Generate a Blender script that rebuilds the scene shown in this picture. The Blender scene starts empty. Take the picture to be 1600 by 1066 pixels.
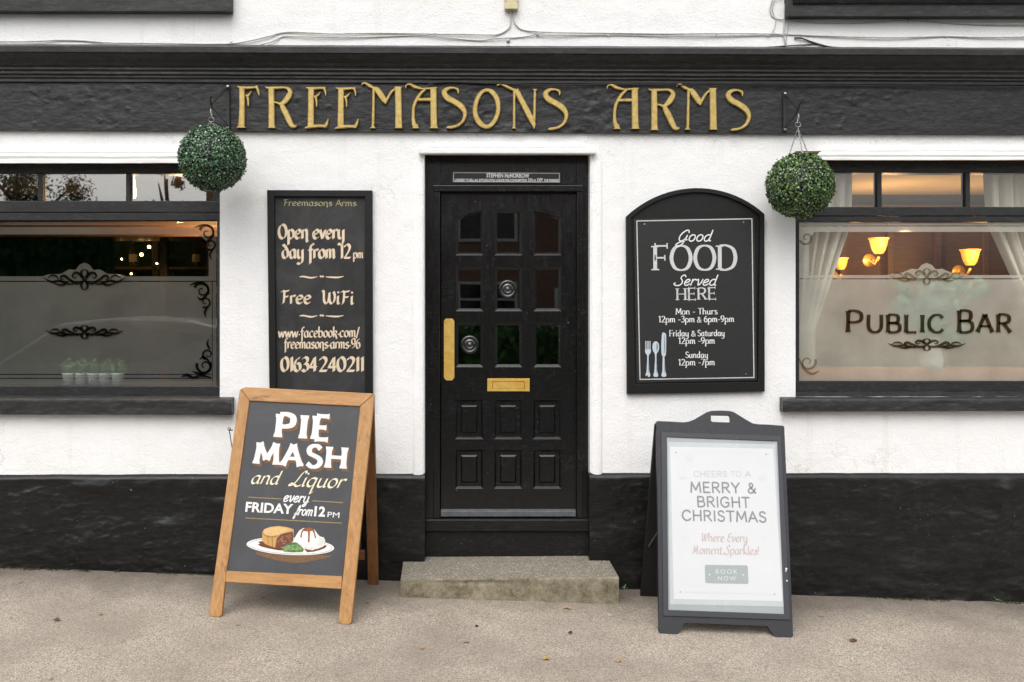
import bpy, bmesh, math, random
from mathutils import Vector, Matrix, noise
from mathutils.geometry import tessellate_polygon
R = math.radians
rnd = random.Random(7)
S = bpy.context.scene
C = S.collection

# ---------------------------------------------------------------- camera, sky, sun, exposure
F, D, PX0, PY0, ZC = 1508.0, 5.8, 745.0, 472.0, 1.72     # focal length in photo pixels, distance to wall, principal point, eye height
cam = bpy.data.cameras.new('camera'); co = bpy.data.objects.new('camera', cam); C.objects.link(co)
co.location = (0, -D, ZC); co.rotation_euler = (R(90), 0, 0)
cam.sensor_width = 36; cam.lens = F/1600*36
cam.shift_x = (800-PX0)/1600; cam.shift_y = -(533-PY0)/1600
cam.clip_start = .05; cam.clip_end = 600
S.camera = co
SUN_EL, SUN_AZ = R(52), R(192)                            # high, behind the photographer and a little to the left
w = bpy.data.worlds.new('World'); S.world = w; w.use_nodes = True
wn = w.node_tree.nodes; wl = w.node_tree.links
sky = wn.new('ShaderNodeTexSky'); sky.sky_type = 'NISHITA'; sky.sun_disc = False
sky.sun_elevation = SUN_EL; sky.sun_rotation = SUN_AZ; sky.dust_density = 4; sky.ozone_density = .6
hs = wn.new('ShaderNodeHueSaturation'); hs.inputs['Saturation'].default_value = .30
wl.new(sky.outputs[0], hs.inputs['Color']); wl.new(hs.outputs[0], wn['Background'].inputs['Color'])
wn['Background'].inputs['Strength'].default_value = .15
sl = bpy.data.lights.new('sun', 'SUN'); sl.energy = .75; sl.angle = R(70); sl.color = (1, .985, .965)
so = bpy.data.objects.new('sun', sl); C.objects.link(so)
sv = Vector((math.sin(SUN_AZ)*math.cos(SUN_EL), math.cos(SUN_AZ)*math.cos(SUN_EL), math.sin(SUN_EL)))
so.rotation_euler = (-sv).to_track_quat('-Z', 'Y').to_euler(); so.location = sv*20
S.view_settings.view_transform = 'Standard'; S.view_settings.look = 'None'
S.view_settings.gamma = 1; S.view_settings.exposure = .50
S.cycles.use_denoising = True
S.cycles.transparent_max_bounces = 24; S.cycles.max_bounces = 10
S.cycles.sample_clamp_indirect = 6

# ---------------------------------------------------------------- geometry helpers
CAM = Vector((0, -D, ZC))
def ray(px, py): return Vector(((px-PX0)/F, 1, (PY0-py)/F))
def P(px, py, y=0.0): return CAM + ray(px, py)*(D+y)
GX, GY, G0 = -.0344, .03, .033
def ground_z(x, y): return G0 + GX*x + GY*max(y, -3)
def G(px, py):
    d = ray(px, py); t = (ZC-G0+GY*D)/(GX*d.x+GY-d.z)
    return CAM + d*t
class Plane:
    def __init__(s, o, u, v):
        s.o = Vector(o); s.u = Vector(u).normalized(); v = Vector(v); s.v = (v-s.u*v.dot(s.u)).normalized(); s.n = s.u.cross(s.v)
    def px(s, px, py):
        d = ray(px, py); p = CAM + d*(s.n.dot(s.o-CAM)/s.n.dot(d)); q = p-s.o
        return Vector((q.dot(s.u), q.dot(s.v)))
    def at(s, a, b, h=0): return s.o+s.u*a+s.v*b+s.n*h
    def off(s, h): return Plane(s.o+s.n*h, s.u, s.v)
def YP(y): return Plane((0, y, 0), (1, 0, 0), (0, 0, 1))

class MB:
    def __init__(s): s.v = []; s.f = []; s.m = []
    def face(s, pts, mi=0):
        b = len(s.v); s.v += [tuple(p) for p in pts]; s.f.append(tuple(range(b, b+len(pts)))); s.m.append(mi)
    def box(s, lo, hi, mi=0):
        x0, y0, z0 = lo; x1, y1, z1 = hi; b = len(s.v)
        s.v += [(x0,y0,z0),(x1,y0,z0),(x1,y1,z0),(x0,y1,z0),(x0,y0,z1),(x1,y0,z1),(x1,y1,z1),(x0,y1,z1)]
        for f in ((0,3,2,1),(4,5,6,7),(0,1,5,4),(1,2,6,5),(2,3,7,6),(3,0,4,7)): s.f.append(tuple(b+i for i in f)); s.m.append(mi)
    def hexa(s, p, mi=0):      # 8 points: bottom loop then top loop
        b = len(s.v); s.v += [tuple(q) for q in p]
        for f in ((0,3,2,1),(4,5,6,7),(0,1,5,4),(1,2,6,5),(2,3,7,6),(3,0,4,7)): s.f.append(tuple(b+i for i in f)); s.m.append(mi)
    def bar(s, p, q, w, t, side):   # rectangular bar from p to q, w along side, t across
        p, q = Vector(p), Vector(q); d = (q-p).normalized(); a = Vector(side); a = (a-d*a.dot(d)).normalized(); b = d.cross(a)
        a *= w/2; b *= t/2
        s.hexa([p-a-b, p+a-b, p+a+b, p-a+b, q-a-b, q+a-b, q+a+b, q-a+b])
    def prism(s, pl, loops, h0, h1, mi=0):    # loops of local (a,b): outer first, then holes; h0 back, h1 front
        tri = tessellate_polygon([[Vector((a, b, 0)) for a, b in l] for l in loops])
        flat = [p for l in loops for p in l]; b = len(s.v); n = len(flat)
        s.v += [tuple(pl.at(p[0], p[1], h1)) for p in flat] + [tuple(pl.at(p[0], p[1], h0)) for p in flat]
        for t in tri:
            A, B, Cc = (Vector((flat[i][0], flat[i][1])) for i in t)
            cr = (B-A).cross(Cc-A)
            if abs(cr) < 1e-12: continue
            if cr < 0: t = (t[0], t[2], t[1])
            s.f.append((b+t[0], b+t[1], b+t[2])); s.m.append(mi)
            s.f.append((b+n+t[2], b+n+t[1], b+n+t[0])); s.m.append(mi)
        k = 0
        for j, l in enumerate(loops):
            area = sum(l[i][0]*l[(i+1)%len(l)][1]-l[(i+1)%len(l)][0]*l[i][1] for i in range(len(l)))
            for i in range(len(l)):
                p, q = b+k+i, b+k+(i+1)%len(l)
                f = (p, p+n, q+n, q) if (area > 0) == (j == 0) else (q, q+n, p+n, p)
                s.f.append(f); s.m.append(mi)
            k += len(l)
    def flat(s, pl, loops, h=0, mi=0):
        tri = tessellate_polygon([[Vector((a, b, 0)) for a, b in l] for l in loops])
        flat = [p for l in loops for p in l]; b = len(s.v)
        s.v += [tuple(pl.at(p[0], p[1], h)) for p in flat]
        for t in tri:
            A, B, Cc = (Vector((flat[i][0], flat[i][1])) for i in t)
            cr = (B-A).cross(Cc-A)
            if abs(cr) < 1e-13: continue
            s.f.append((b+t[0], b+t[1], b+t[2]) if cr > 0 else (b+t[0], b+t[2], b+t[1])); s.m.append(mi)
    def grid(s, fn, nu, nv, mi=0):     # fn(i,j) -> point ; i<=nu, j<=nv
        b = len(s.v)
        for j in range(nv+1):
            for i in range(nu+1): s.v.append(tuple(fn(i/nu, j/nv)))
        for j in range(nv):
            for i in range(nu):
                k = b+j*(nu+1)+i; s.f.append((k, k+1, k+nu+2, k+nu+1)); s.m.append(mi)
    def tube(s, pts, r, n=8, mi=0, caps=True, close=False):
        pts = [Vector(p) for p in pts]; b = len(s.v); m = len(pts); up = Vector((.31, .52, .8))
        for i, p in enumerate(pts):
            d = (pts[(i+1)%m]-pts[i-1]) if close else (pts[min(i+1, m-1)]-pts[max(i-1, 0)])
            d.normalize(); a = d.cross(up).normalized(); c = d.cross(a)
            rr = r[i] if isinstance(r, (list, tuple)) else r
            for k in range(n): s.v.append(tuple(p+(a*math.cos(2*math.pi*k/n)+c*math.sin(2*math.pi*k/n))*rr))
        for i in range(m if close else m-1):
            for k in range(n):
                q = ((i+1)%m)*n; s.f.append((b+i*n+k, b+q+k, b+q+(k+1)%n, b+i*n+(k+1)%n)); s.m.append(mi)
        if caps and not close:
            s.f.append(tuple(b+k for k in range(n))); s.m.append(mi)
            s.f.append(tuple(b+(m-1)*n+k for k in reversed(range(n)))); s.m.append(mi)
    def lathe(s, c, prof, n=24, axis='z', mi=0):   # prof (r, h)
        c = Vector(c); b = len(s.v); m = len(prof)
        for r_, h in prof:
            for k in range(n):
                x, y = r_*math.cos(2*math.pi*k/n), r_*math.sin(2*math.pi*k/n)
                s.v.append(tuple(c+(Vector((x, y, h)) if axis == 'z' else Vector((x, -h, y)) if axis == 'y' else Vector((h, x, y)))))
        for i in range(m-1):
            for k in range(n):
                s.f.append((b+i*n+k, b+i*n+(k+1)%n, b+(i+1)*n+(k+1)%n, b+(i+1)*n+k)); s.m.append(mi)
    def build(s, name, mats, parent=None, smooth=False, bevel=0, fix=False):
        me = bpy.data.meshes.new(name); me.from_pydata(s.v, [], s.f)
        for m in (mats if isinstance(mats, (list, tuple)) else [mats]): me.materials.append(m)
        if len(me.polygons) == len(s.m): me.polygons.foreach_set('material_index', s.m)
        if fix or bevel:
            bm = bmesh.new(); bm.from_mesh(me); bmesh.ops.remove_doubles(bm, verts=bm.verts, dist=2e-5)
            bmesh.ops.recalc_face_normals(bm, faces=bm.faces)
            bm.to_mesh(me); bm.free()
        if smooth: me.polygons.foreach_set('use_smooth', [True]*len(me.polygons))
        me.update()
        o = bpy.data.objects.new(name, me); C.objects.link(o)
        if bevel:
            b = o.modifiers.new('bevel', 'BEVEL'); b.width = bevel; b.segments = 2; b.limit_method = 'ANGLE'; b.angle_limit = R(35)
        if parent:
            o.parent = parent
            if parent.type == 'EMPTY': o.matrix_parent_inverse = Matrix.Translation(-parent.location)
        return o
def tag(o, label, cat, group=None, kind=None):
    if label: o['label'] = label
    if cat: o['category'] = cat
    if group: o['group'] = group
    if kind: o['kind'] = kind
    return o
def thing(name, label, cat, loc, group=None):
    o = bpy.data.objects.new(name, None); C.objects.link(o); o.location = loc; o.empty_display_size = .1
    return tag(o, label, cat, group)
def fbm(x, y, z=0, o=4): return noise.fractal(Vector((x, y, z)), .9, 2.1, o)

# ---------------------------------------------------------------- materials
class NT:
    def __init__(s, name):
        s.m = bpy.data.materials.new(name); s.m.use_nodes = True; s.t = s.m.node_tree; s.b = s.t.nodes['Principled BSDF']
        s.tc = s.t.nodes.new('ShaderNodeTexCoord').outputs['Object']
    def n(s, ty, **k):
        x = s.t.nodes.new(ty)
        for a, v in k.items(): setattr(x, a, v)
        return x
    def l(s, a, b): s.t.links.new(a, b)
    def vec(s, sc):
        mp = s.n('ShaderNodeMapping'); mp.inputs['Scale'].default_value = sc; s.l(s.tc, mp.inputs['Vector']); return mp.outputs[0]
    def noise(s, scale, detail=4, rough=.55, sc=None, dist=0):
        x = s.n('ShaderNodeTexNoise'); x.inputs['Scale'].default_value = scale; x.inputs['Detail'].default_value = detail
        x.inputs['Roughness'].default_value = rough; x.inputs['Distortion'].default_value = dist
        s.l(s.vec(sc) if sc else s.tc, x.inputs['Vector']); return x.outputs['Fac']
    def voro(s, scale, sc=None, feature='F1', out='Distance'):
        x = s.n('ShaderNodeTexVoronoi', feature=feature); x.inputs['Scale'].default_value = scale
        s.l(s.vec(sc) if sc else s.tc, x.inputs['Vector']); return x.outputs[out]
    def ramp(s, fac, *st):
        x = s.n('ShaderNodeValToRGB'); e = x.color_ramp.elements
        while len(e) < len(st): e.new(.5)
        for q, (p, c) in zip(e, st):
            q.position = p; q.color = (c, c, c, 1) if isinstance(c, (int, float)) else (*c, 1)
        s.l(fac, x.inputs[0]); return x.outputs[0]
    def mix(s, fac, a, b, blend='MIX'):
        x = s.n('ShaderNodeMix', data_type='RGBA', blend_type=blend)
        for v, i in ((fac, 0), (a, 6), (b, 7)):
            if hasattr(v, 'links') or hasattr(v, 'is_output'): s.l(v, x.inputs[i])
            elif i == 0: x.inputs[0].default_value = v
            else: x.inputs[i].default_value = (*v, 1) if len(v) == 3 else v
        return x.outputs[2]
    def math(s, op, a, b):
        x = s.n('ShaderNodeMath', operation=op)
        for v, i in ((a, 0), (b, 1)):
            if isinstance(v, (int, float)): x.inputs[i].default_value = v
            else: s.l(v, x.inputs[i])
        return x.outputs[0]
    def bump(s, h, strength=.5, dist=.01, prev=None):
        x = s.n('ShaderNodeBump'); x.inputs['Strength'].default_value = strength; x.inputs['Distance'].default_value = dist
        s.l(h, x.inputs['Height'])
        if prev: s.l(prev, x.inputs['Normal'])
        return x.outputs[0]
    def fin(s, col=None, rough=None, spec=None, bump=None, metal=None, coat=None):
        for v, k in ((col, 'Base Color'), (rough, 'Roughness'), (spec, 'Specular IOR Level'), (bump, 'Normal'), (metal, 'Metallic'), (coat, 'Coat Weight')):
            if v is None: continue
            if isinstance(v, (int, float)): s.b.inputs[k].default_value = v
            elif isinstance(v, tuple): s.b.inputs[k].default_value = (*v, 1)
            else: s.l(v, s.b.inputs[k])
        return s.m
M = {}
def simple(name, col, rough=.5, spec=.5, metal=0, var=.12, bscale=40, bump=.15, bd=.003):
    t = NT(name); nz = t.noise(bscale, 5)
    c = t.mix(t.ramp(nz, (.3, 1-var), (.7, 1)), (0, 0, 0), col, 'MIX')
    M[name] = t.fin(c, t.ramp(nz, (.3, min(1, rough+.08)), (.7, max(0, rough-.06))), spec, t.bump(nz, bump, bd), metal); return M[name]

t = NT('white_render')
fine = t.noise(75, 8, .62); peb = t.voro(95); big = t.noise(6, 5); broad = t.noise(1.6, 4)
h = t.math('ADD', t.math('MULTIPLY', fine, 1.0), t.math('MULTIPLY', peb, .35))
col = t.mix(t.ramp(big, (.35, .0), (.7, .22)), (.83, .83, .825), (.76, .76, .75))
col = t.mix(t.ramp(t.noise(26, 6, .7), (.69, 0), (.76, .45)), col, (.52, .51, .48))
col = t.mix(t.ramp(t.noise(9, 6, .7, (1.6, 1.6, .12)), (.60, 0), (.78, .30)), col, (.60, .58, .52))
col = t.mix(t.ramp(t.noise(160, 3, .6), (.755, 0), (.79, .55)), col, (.30, .29, .27))
iso = t.math('ABSOLUTE', t.math('SUBTRACT', t.noise(1.7, 8, .62), .5), 0)
crk = t.math('MULTIPLY', t.ramp(iso, (.0, 1), (.0028, 0)), t.ramp(t.noise(.9, 3), (.55, 0), (.60, 1)))
col = t.mix(t.math('MULTIPLY', crk, .55), col, (.40, .39, .36))
col = t.mix(t.ramp(t.noise(4.2, 7, .75, (2.2, 2.2, .10)), (.56, 0), (.74, .32)), col, (.56, .545, .50))
col = t.mix(t.ramp(t.noise(2.1, 6, .7), (.52, 0), (.70, .22)), col, (.70, .685, .645))
b = t.bump(broad, .4, .03, t.bump(h, .42, .008, t.bump(big, .5, .02)))
M['white_render'] = t.fin(col, .72, .3, b)

t = NT('white_trim')
n1 = t.noise(18, 6, .6, (1, 1, 3)); n2 = t.noise(5, 5, .7)
col = t.mix(t.ramp(n2, (.5, 0), (.75, .6)), (.80, .80, .785), (.66, .64, .58))
col = t.mix(t.ramp(t.noise(30, 5, .7), (.66, 0), (.78, .6)), col, (.48, .38, .26))
M['white_trim'] = t.fin(col, .5, .4, t.bump(n1, .3, .006))

def black_paint(name, base, rough, streak=(1, 1, 3), bs=.35, bd=.008, chips=.0, scale=22, grey=.0, spec=.3):
    t = NT(name)
    a = t.noise(scale, 9, .68, streak, .15); b2 = t.noise(scale*6, 6, .7); lum = t.noise(scale*.35, 3, .5)
    dust = t.noise(scale*1.3, 9, .78, (.7, 1, 3.4))
    col = t.mix(t.ramp(a, (.35, 0), (.75, 1)), tuple(c*.8 for c in base), tuple(c*1.35+grey for c in base))
    if grey: col = t.mix(t.ramp(dust, (.52, 0), (.72, .7)), col, tuple(min(1, c*3.2+.02) for c in base))
    if grey:
        isl = t.math('ABSOLUTE', t.math('SUBTRACT', t.noise(scale*.5, 8, .66, (.8, 1, 2.6)), .5), 0)
        col = t.mix(t.math('MULTIPLY', t.ramp(isl, (0, .8), (.007, 0)), t.ramp(t.noise(3.2, 4, .7), (.50, 0), (.60, 1))), col, tuple(c*3+.045 for c in base))
    if chips:
        col = t.mix(t.ramp(t.noise(70, 3, .5), (.765-.05*chips, 0), (.80-.05*chips, .8)), col, (.42, .41, .4))
    bp = t.bump(b2, .28, .003, t.bump(a, bs*.6, bd, t.bump(lum, bs*.5, bd)))
    M[name] = t.fin(col, t.ramp(a, (.3, rough+.1), (.7, rough-.08)), spec, bp)
black_paint('fascia_paint', (.016, .016, .0165), .40, (1, 1, 2.2), .8, .009, .2, 22, .004, .35)
black_paint('cornice_paint', (.020, .020, .020), .42, (.6, 1, 2), .3, .006, .25, 20, .004)
black_paint('plinth_paint', (.006, .006, .006), .33, (1, 1, 2.6), .5, .005, .5, 20, .003, .34)
black_paint('joinery_paint', (.0035, .0035, .0038), .20, (2.5, 2.5, .5), .10, .003, .35, 24, .0008, .55)
black_paint('sill_paint', (.022, .022, .022), .40, (.6, 1, 2), .4, .010, .25, 16, .008)
black_paint('frame_paint', (.020, .020, .021), .40, (.6, 1, 2), .15, .004, .15, 22, .004)
black_paint('board_frame', (.009, .009, .009), .45, (2, 2, .6), .15, .003, .15, 26, .0)

t = NT('gold_leaf')
g = t.noise(38, 6, .65); g2 = t.noise(9, 3)
col = t.mix(t.ramp(g, (.35, 0), (.7, 1)), (.44, .305, .085), (.66, .49, .19))
col = t.mix(t.ramp(g2, (.45, 0), (.7, .4)), col, (.48, .385, .14))
M['gold_leaf'] = t.fin(col, .38, .5, t.bump(g, .25, .003), .45)
t = NT('brass')
g = t.noise(9, 4, .55, None, 1.6)
M['brass'] = t.fin(t.mix(t.ramp(g, (.35, 0), (.65, 1)), (.74, .45, .09), (.92, .63, .18)), t.ramp(g, (.3, .42), (.7, .28)), .5, t.bump(t.noise(16, 4), .5, .006), .6)

def wood(name, c0, c1, sc, dark=(.16, .075, .025), spots=.7):
    t = NT(name)
    g = t.noise(9, 6, .6, sc, .6); g2 = t.noise(60, 3, .5, sc)
    col = t.mix(t.ramp(g, (.3, 0), (.72, 1)), c0, c1)
    col = t.mix(t.ramp(g2, (.52, 0), (.75, .35)), col, tuple(c*.6 for c in c0))
    col = t.mix(t.ramp(t.noise(13, 5, .6, tuple(max(.6, s*.35) for s in sc)), (.60, 0), (.70, spots)), col, dark)
    col = t.mix(t.ramp(t.noise(34, 4, .6), (.70, 0), (.76, .6)), col, (.06, .035, .02))
    M[name] = t.fin(col, .48, .45, t.bump(g, .2, .003))
wood('pine_upright', (.33, .160, .050), (.50, .275, .105), (6, 6, .7))
wood('pine_rail', (.35, .168, .052), (.51, .28, .107), (.7, 6, 6))
wood('dark_oak', (.16, .065, .02), (.26, .115, .04), (6, 6, .7))
wood('varnished_wood', (.07, .028, .010), (.13, .055, .02), (.7, 6, 6))

t = NT('tarmac')
f1 = t.noise(120, 5, .75); f2 = t.voro(225, None, 'F1', 'Color'); f3 = t.voro(230); lo = t.noise(1.3, 5, .6); md = t.noise(8, 5, .65)
sp = t.n('ShaderNodeSeparateColor'); t.l(f2, sp.inputs[0])
col = t.mix(t.ramp(sp.outputs[0], (0, 0), (1, 1)), (.33, .277, .217), (.96, .825, .675))
col = t.mix(t.ramp(f1, (.35, .55), (.6, 0)), col, (.17, .15, .128))
col = t.mix(t.ramp(sp.outputs[1], (.93, 0), (.96, .85)), col, (.78, .75, .70))
col = t.mix(t.ramp(sp.outputs[2], (.93, 0), (.96, .7)), col, (.05, .045, .04))
col = t.mix(t.ramp(lo, (.36, .6), (.62, 0)), col, (.30, .253, .205))
col = t.mix(t.ramp(md, (.56, 0), (.78, .25)), col, (.50, .44, .37))
# darker, ragged-edged band of tarmac along the foot of the wall
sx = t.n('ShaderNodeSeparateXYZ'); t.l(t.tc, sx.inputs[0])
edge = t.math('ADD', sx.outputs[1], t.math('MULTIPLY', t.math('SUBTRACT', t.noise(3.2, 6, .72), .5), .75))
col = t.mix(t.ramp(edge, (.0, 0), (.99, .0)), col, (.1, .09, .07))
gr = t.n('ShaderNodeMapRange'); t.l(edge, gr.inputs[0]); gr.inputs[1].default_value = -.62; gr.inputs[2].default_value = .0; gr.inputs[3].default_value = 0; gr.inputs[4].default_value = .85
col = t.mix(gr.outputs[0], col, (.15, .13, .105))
iso = t.math('ABSOLUTE', t.math('SUBTRACT', t.noise(.9, 9, .6), .5), 0)
col = t.mix(t.math('MULTIPLY', t.ramp(iso, (0, .22), (.0035, 0)), t.ramp(t.noise(.5, 2), (.50, 0), (.56, 1))), col, (.07, .06, .05))
col = t.mix(t.ramp(t.noise(14, 3, .4), (.735, 0), (.765, .55)), col, (.09, .08, .07))
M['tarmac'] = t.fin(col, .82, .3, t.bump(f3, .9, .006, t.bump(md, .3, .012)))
t = NT('road_asphalt')
f1 = t.voro(160, None, 'F1', 'Color'); sp = t.n('ShaderNodeSeparateColor'); t.l(f1, sp.inputs[0])
M['road_asphalt'] = t.fin(t.mix(sp.outputs[0], (.035, .035, .036), (.085, .082, .078)), .8, .3, t.bump(t.noise(120), .4, .006))
simple('kerb_stone', (.32, .31, .29), .8)

def concrete(name, top):
    t = NT(name); v = t.voro(210, None, 'F1', 'Color'); sp = t.n('ShaderNodeSeparateColor'); t.l(v, sp.inputs[0])
    bl = t.noise(12, 8, .74, None, .3); b2 = t.noise(26, 7, .72)
    if top:
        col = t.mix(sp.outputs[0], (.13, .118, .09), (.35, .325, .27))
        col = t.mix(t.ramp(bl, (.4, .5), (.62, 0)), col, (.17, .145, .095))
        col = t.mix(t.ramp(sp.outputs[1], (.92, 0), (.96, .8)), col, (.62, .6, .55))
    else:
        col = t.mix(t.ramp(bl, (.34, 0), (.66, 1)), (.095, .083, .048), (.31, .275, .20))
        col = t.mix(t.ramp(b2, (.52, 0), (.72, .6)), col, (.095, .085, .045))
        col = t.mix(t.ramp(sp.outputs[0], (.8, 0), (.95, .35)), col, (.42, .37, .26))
    M[name] = t.fin(col, .85, .3, t.bump(b2, .5, .008, t.bump(sp.outputs[2], .3, .003)))
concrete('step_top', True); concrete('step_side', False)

# glass: a clear sheet that mirrors the street, frosting that blurs what is behind
def glass(name, tint=(.95, .96, .95), ior=1.5, boost=1.0):
    t = NT(name); T = t.t; T.nodes.remove(t.b)
    out = [x for x in T.nodes if x.type == 'OUTPUT_MATERIAL'][0]
    lw = t.n('ShaderNodeLayerWeight'); lw.inputs['Blend'].default_value = .5
    fz = t.math('ADD', .042*boost, t.math('MULTIPLY', t.math('POWER', lw.outputs['Facing'], 5.0), .8))
    tr = t.n('ShaderNodeBsdfTransparent'); tr.inputs[0].default_value = (*tint, 1)
    gl = t.n('ShaderNodeBsdfGlossy'); gl.inputs['Roughness'].default_value = .012
    wv = t.bump(t.noise(1.8, 1), .04, .02); t.l(wv, gl.inputs['Normal'])
    mx = t.n('ShaderNodeMixShader'); t.l(t.math('MINIMUM', fz, 1.0), mx.inputs[0])
    t.l(tr.outputs[0], mx.inputs[1]); t.l(gl.outputs[0], mx.inputs[2]); t.l(mx.outputs[0], out.inputs[0]); M[name] = t.m
glass('window_glass', (.95, .96, .95), 1.5, 1.7)
glass('door_glass', (.40, .39, .37), 1.5, 3.6)
glass('transom_glass', (.85, .85, .84), 1.5, 6.0)
def frost(name, diff, wd, wt, rough, tint):
    t = NT(name); T = t.t; T.nodes.remove(t.b)
    out = [x for x in T.nodes if x.type == 'OUTPUT_MATERIAL'][0]
    rf = t.n('ShaderNodeBsdfRefraction'); rf.inputs['IOR'].default_value = 1.12; rf.inputs['Roughness'].default_value = rough; rf.inputs[0].default_value = (*tint, 1)
    tr = t.n('ShaderNodeBsdfTransparent'); tr.inputs[0].default_value = (*tint, 1)
    df = t.n('ShaderNodeBsdfDiffuse')
    t.l(t.mix(t.ramp(t.noise(5, 6, .6), (.35, 0), (.68, 1)), tuple(c*.72 for c in diff), diff), df.inputs[0])
    tl_ = t.n('ShaderNodeBsdfTranslucent'); tl_.inputs[0].default_value = (*diff, 1); md_ = t.n('ShaderNodeMixShader'); md_.inputs[0].default_value = .35; t.l(df.outputs[0], md_.inputs[1]); t.l(tl_.outputs[0], md_.inputs[2])
    m1 = t.n('ShaderNodeMixShader'); m1.inputs[0].default_value = wt/(1-wd); t.l(rf.outputs[0], m1.inputs[1]); t.l(tr.outputs[0], m1.inputs[2])
    m2 = t.n('ShaderNodeMixShader'); m2.inputs[0].default_value = wd; t.l(m1.outputs[0], m2.inputs[1]); t.l(md_.outputs[0], m2.inputs[2])
    t.l(m2.outputs[0], out.inputs[0]); M[name] = t.m
frost('frost_grey', (.32, .33, .315), .38, .30, .28, (.9, .92, .9))
frost('frost_pale', (.93, .92, .83), .56, .33, .26, (.97, .96, .93))
def etch(name, tint):
    t = NT(name); T = t.t; T.nodes.remove(t.b)
    out = [x for x in T.nodes if x.type == 'OUTPUT_MATERIAL'][0]
    tr = t.n('ShaderNodeBsdfTransparent'); tr.inputs[0].default_value = (*tint, 1); t.l(tr.outputs[0], out.inputs[0]); M[name] = t.m
etch('etched_dark', (.16, .165, .16)); etch('etched_brown', (.25, .215, .17)); etch('etched_soft', (.62, .58, .52))

def emis(name, col, st):
    t = NT(name); t.b.inputs['Emission Color'].default_value = (*col, 1); t.b.inputs['Emission Strength'].default_value = st
    M[name] = t.fin(col, .5)
emis('lamp_bulb', (1, .60, .22), 22); emis('lamp_shade', (1, .33, .04), .75)
simple('white_paint_text', (.80, .80, .79), .6, .3, 0, .18, 90, .05)
simple('cream_chalk', (.82, .67, .49), .8, .2, 0, .25, 120, .05)
simple('yellow_chalk', (.60, .54, .30), .8, .2, 0, .6, 160, .05)
simple('pale_cream', (.80, .72, .50), .7, .2, 0, .1, 90, .05)
simple('brown_paint', (.20, .115, .065), .7, .2, 0, .25, 90, .05)
simple('gold_line', (.34, .25, .10), .6, .3, 0, .3, 90, .05)
simple('sign_white', (.62, .62, .60), .6, .3, 0, .2, 140, .05)
simple('blue_grey', (.55, .62, .68), .6, .3, 0, .2, 140, .05)
simple('steel_blue', (.22, .29, .36), .6, .3, 0, .2, 140, .05)
t = NT('chalkboard')
n1 = t.noise(3.2, 6, .65, None, .8); n2 = t.noise(30, 5, .6, (1, 1, 3))
col = t.mix(t.ramp(n1, (.42, 0), (.74, 1)), (.017, .017, .017), (.052, .052, .053)); col = t.mix(t.ramp(n2, (.55, 0), (.8, .35)), col, (.06, .06, .06))
M['chalkboard'] = t.fin(col, .6, .4, t.bump(n2, .15, .004))
t = NT('slate_board')
n1 = t.noise(4, 6, .65, None, .8); n2 = t.noise(34, 6, .7)
col = t.mix(t.ramp(n1, (.4, 0), (.72, 1)), (.040, .042, .046), (.058, .060, .066)); col = t.mix(t.ramp(n2, (.62, 0), (.8, .5)), col, (.022, .023, .026))
M['slate_board'] = t.fin(col, .5, .45, t.bump(n2, .1, .003))
simple('sign_panel', (.017, .017, .0175), .5, .45, 0, .2, 30, .1)
simple('grey_plastic', (.026, .0275, .033), .5, .45, 0, .14, 50, .12)
simple('grey_bead', (.038, .040, .049), .42, .5, 0, .12, 50, .06)
simple('black_plastic', (.012, .012, .0125), .5, .4, 0, .2, 50, .1)
simple('backing_grey', (.34, .365, .38), .3, .5, 0, .1, 8, .05)
simple('backing_edge', (.47, .515, .515), .3, .5, 0, .1, 8, .05)
t = NT('poster_paper'); M['poster_paper'] = t.fin(t.mix(t.ramp(t.noise(3, 4), (.35, 0), (.7, 1)), (.585, .595, .61), (.61, .62, .635)), .3, .4, t.bump(t.noise(3.4, 3), .12, .01), None, .15)
simple('print_grey', (.24, .25, .255), .5, .4, 0, .06, 40, .02)
simple('print_pale', (.47, .48, .485), .5, .4, 0, .06, 40, .02)
simple('print_rose', (.52, .41, .39), .5, .4, 0, .12, 60, .02)
simple('print_button', (.33, .37, .375), .5, .4, 0, .06, 40, .02)
simple('licence_black', (.012, .012, .012), .4, .5, 0, .2, 40, .05)
simple('chrome_dark', (.30, .30, .30), .25, .5, 1, .2, 40, .1)
simple('iron', (.018, .018, .018), .5, .5, 0, .3, 60, .3)
simple('steel', (.42, .42, .40), .35, .5, .9, .3, 60, .2)
simple('cable_white', (.58, .57, .53), .6, .4, 0, .35, 30, .2)
simple('cable_black', (.03, .03, .03), .5, .4, 0, .3, 30, .2)
simple('cream_plastic', (.62, .54, .34), .45, .4, 0, .08, 30, .05)
simple('curtain_cloth', (.78, .76, .70), .9, .2, 0, .10, 60, .1)
t = NT('curtain_cloth'); T = t.t; out_n = [x for x in T.nodes if x.type == 'OUTPUT_MATERIAL'][0]
t.fin((.86, .84, .77), .9, .2); tlc = t.n('ShaderNodeBsdfTranslucent'); tlc.inputs[0].default_value = (.86, .82, .72, 1); mxc = t.n('ShaderNodeMixShader'); mxc.inputs[0].default_value = .38
t.l(t.b.outputs[0], mxc.inputs[1]); t.l(tlc.outputs[0], mxc.inputs[2]); t.l(mxc.outputs[0], out_n.inputs[0]); M['curtain_cloth'] = t.m
simple('gold_cloth', (.60, .42, .20), .9, .2, 0, .2, 60, .1)
simple('green_cloth', (.008, .045, .035), .9, .2, 0, .3, 30, .1)
simple('ceiling_cream', (.55, .46, .32), .9, .2, 0, .1, 10, .05)
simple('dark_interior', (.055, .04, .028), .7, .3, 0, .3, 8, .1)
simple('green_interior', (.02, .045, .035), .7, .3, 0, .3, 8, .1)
simple('pot_white', (.80, .80, .78), .4, .5, 0, .05, 30, .05)
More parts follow.
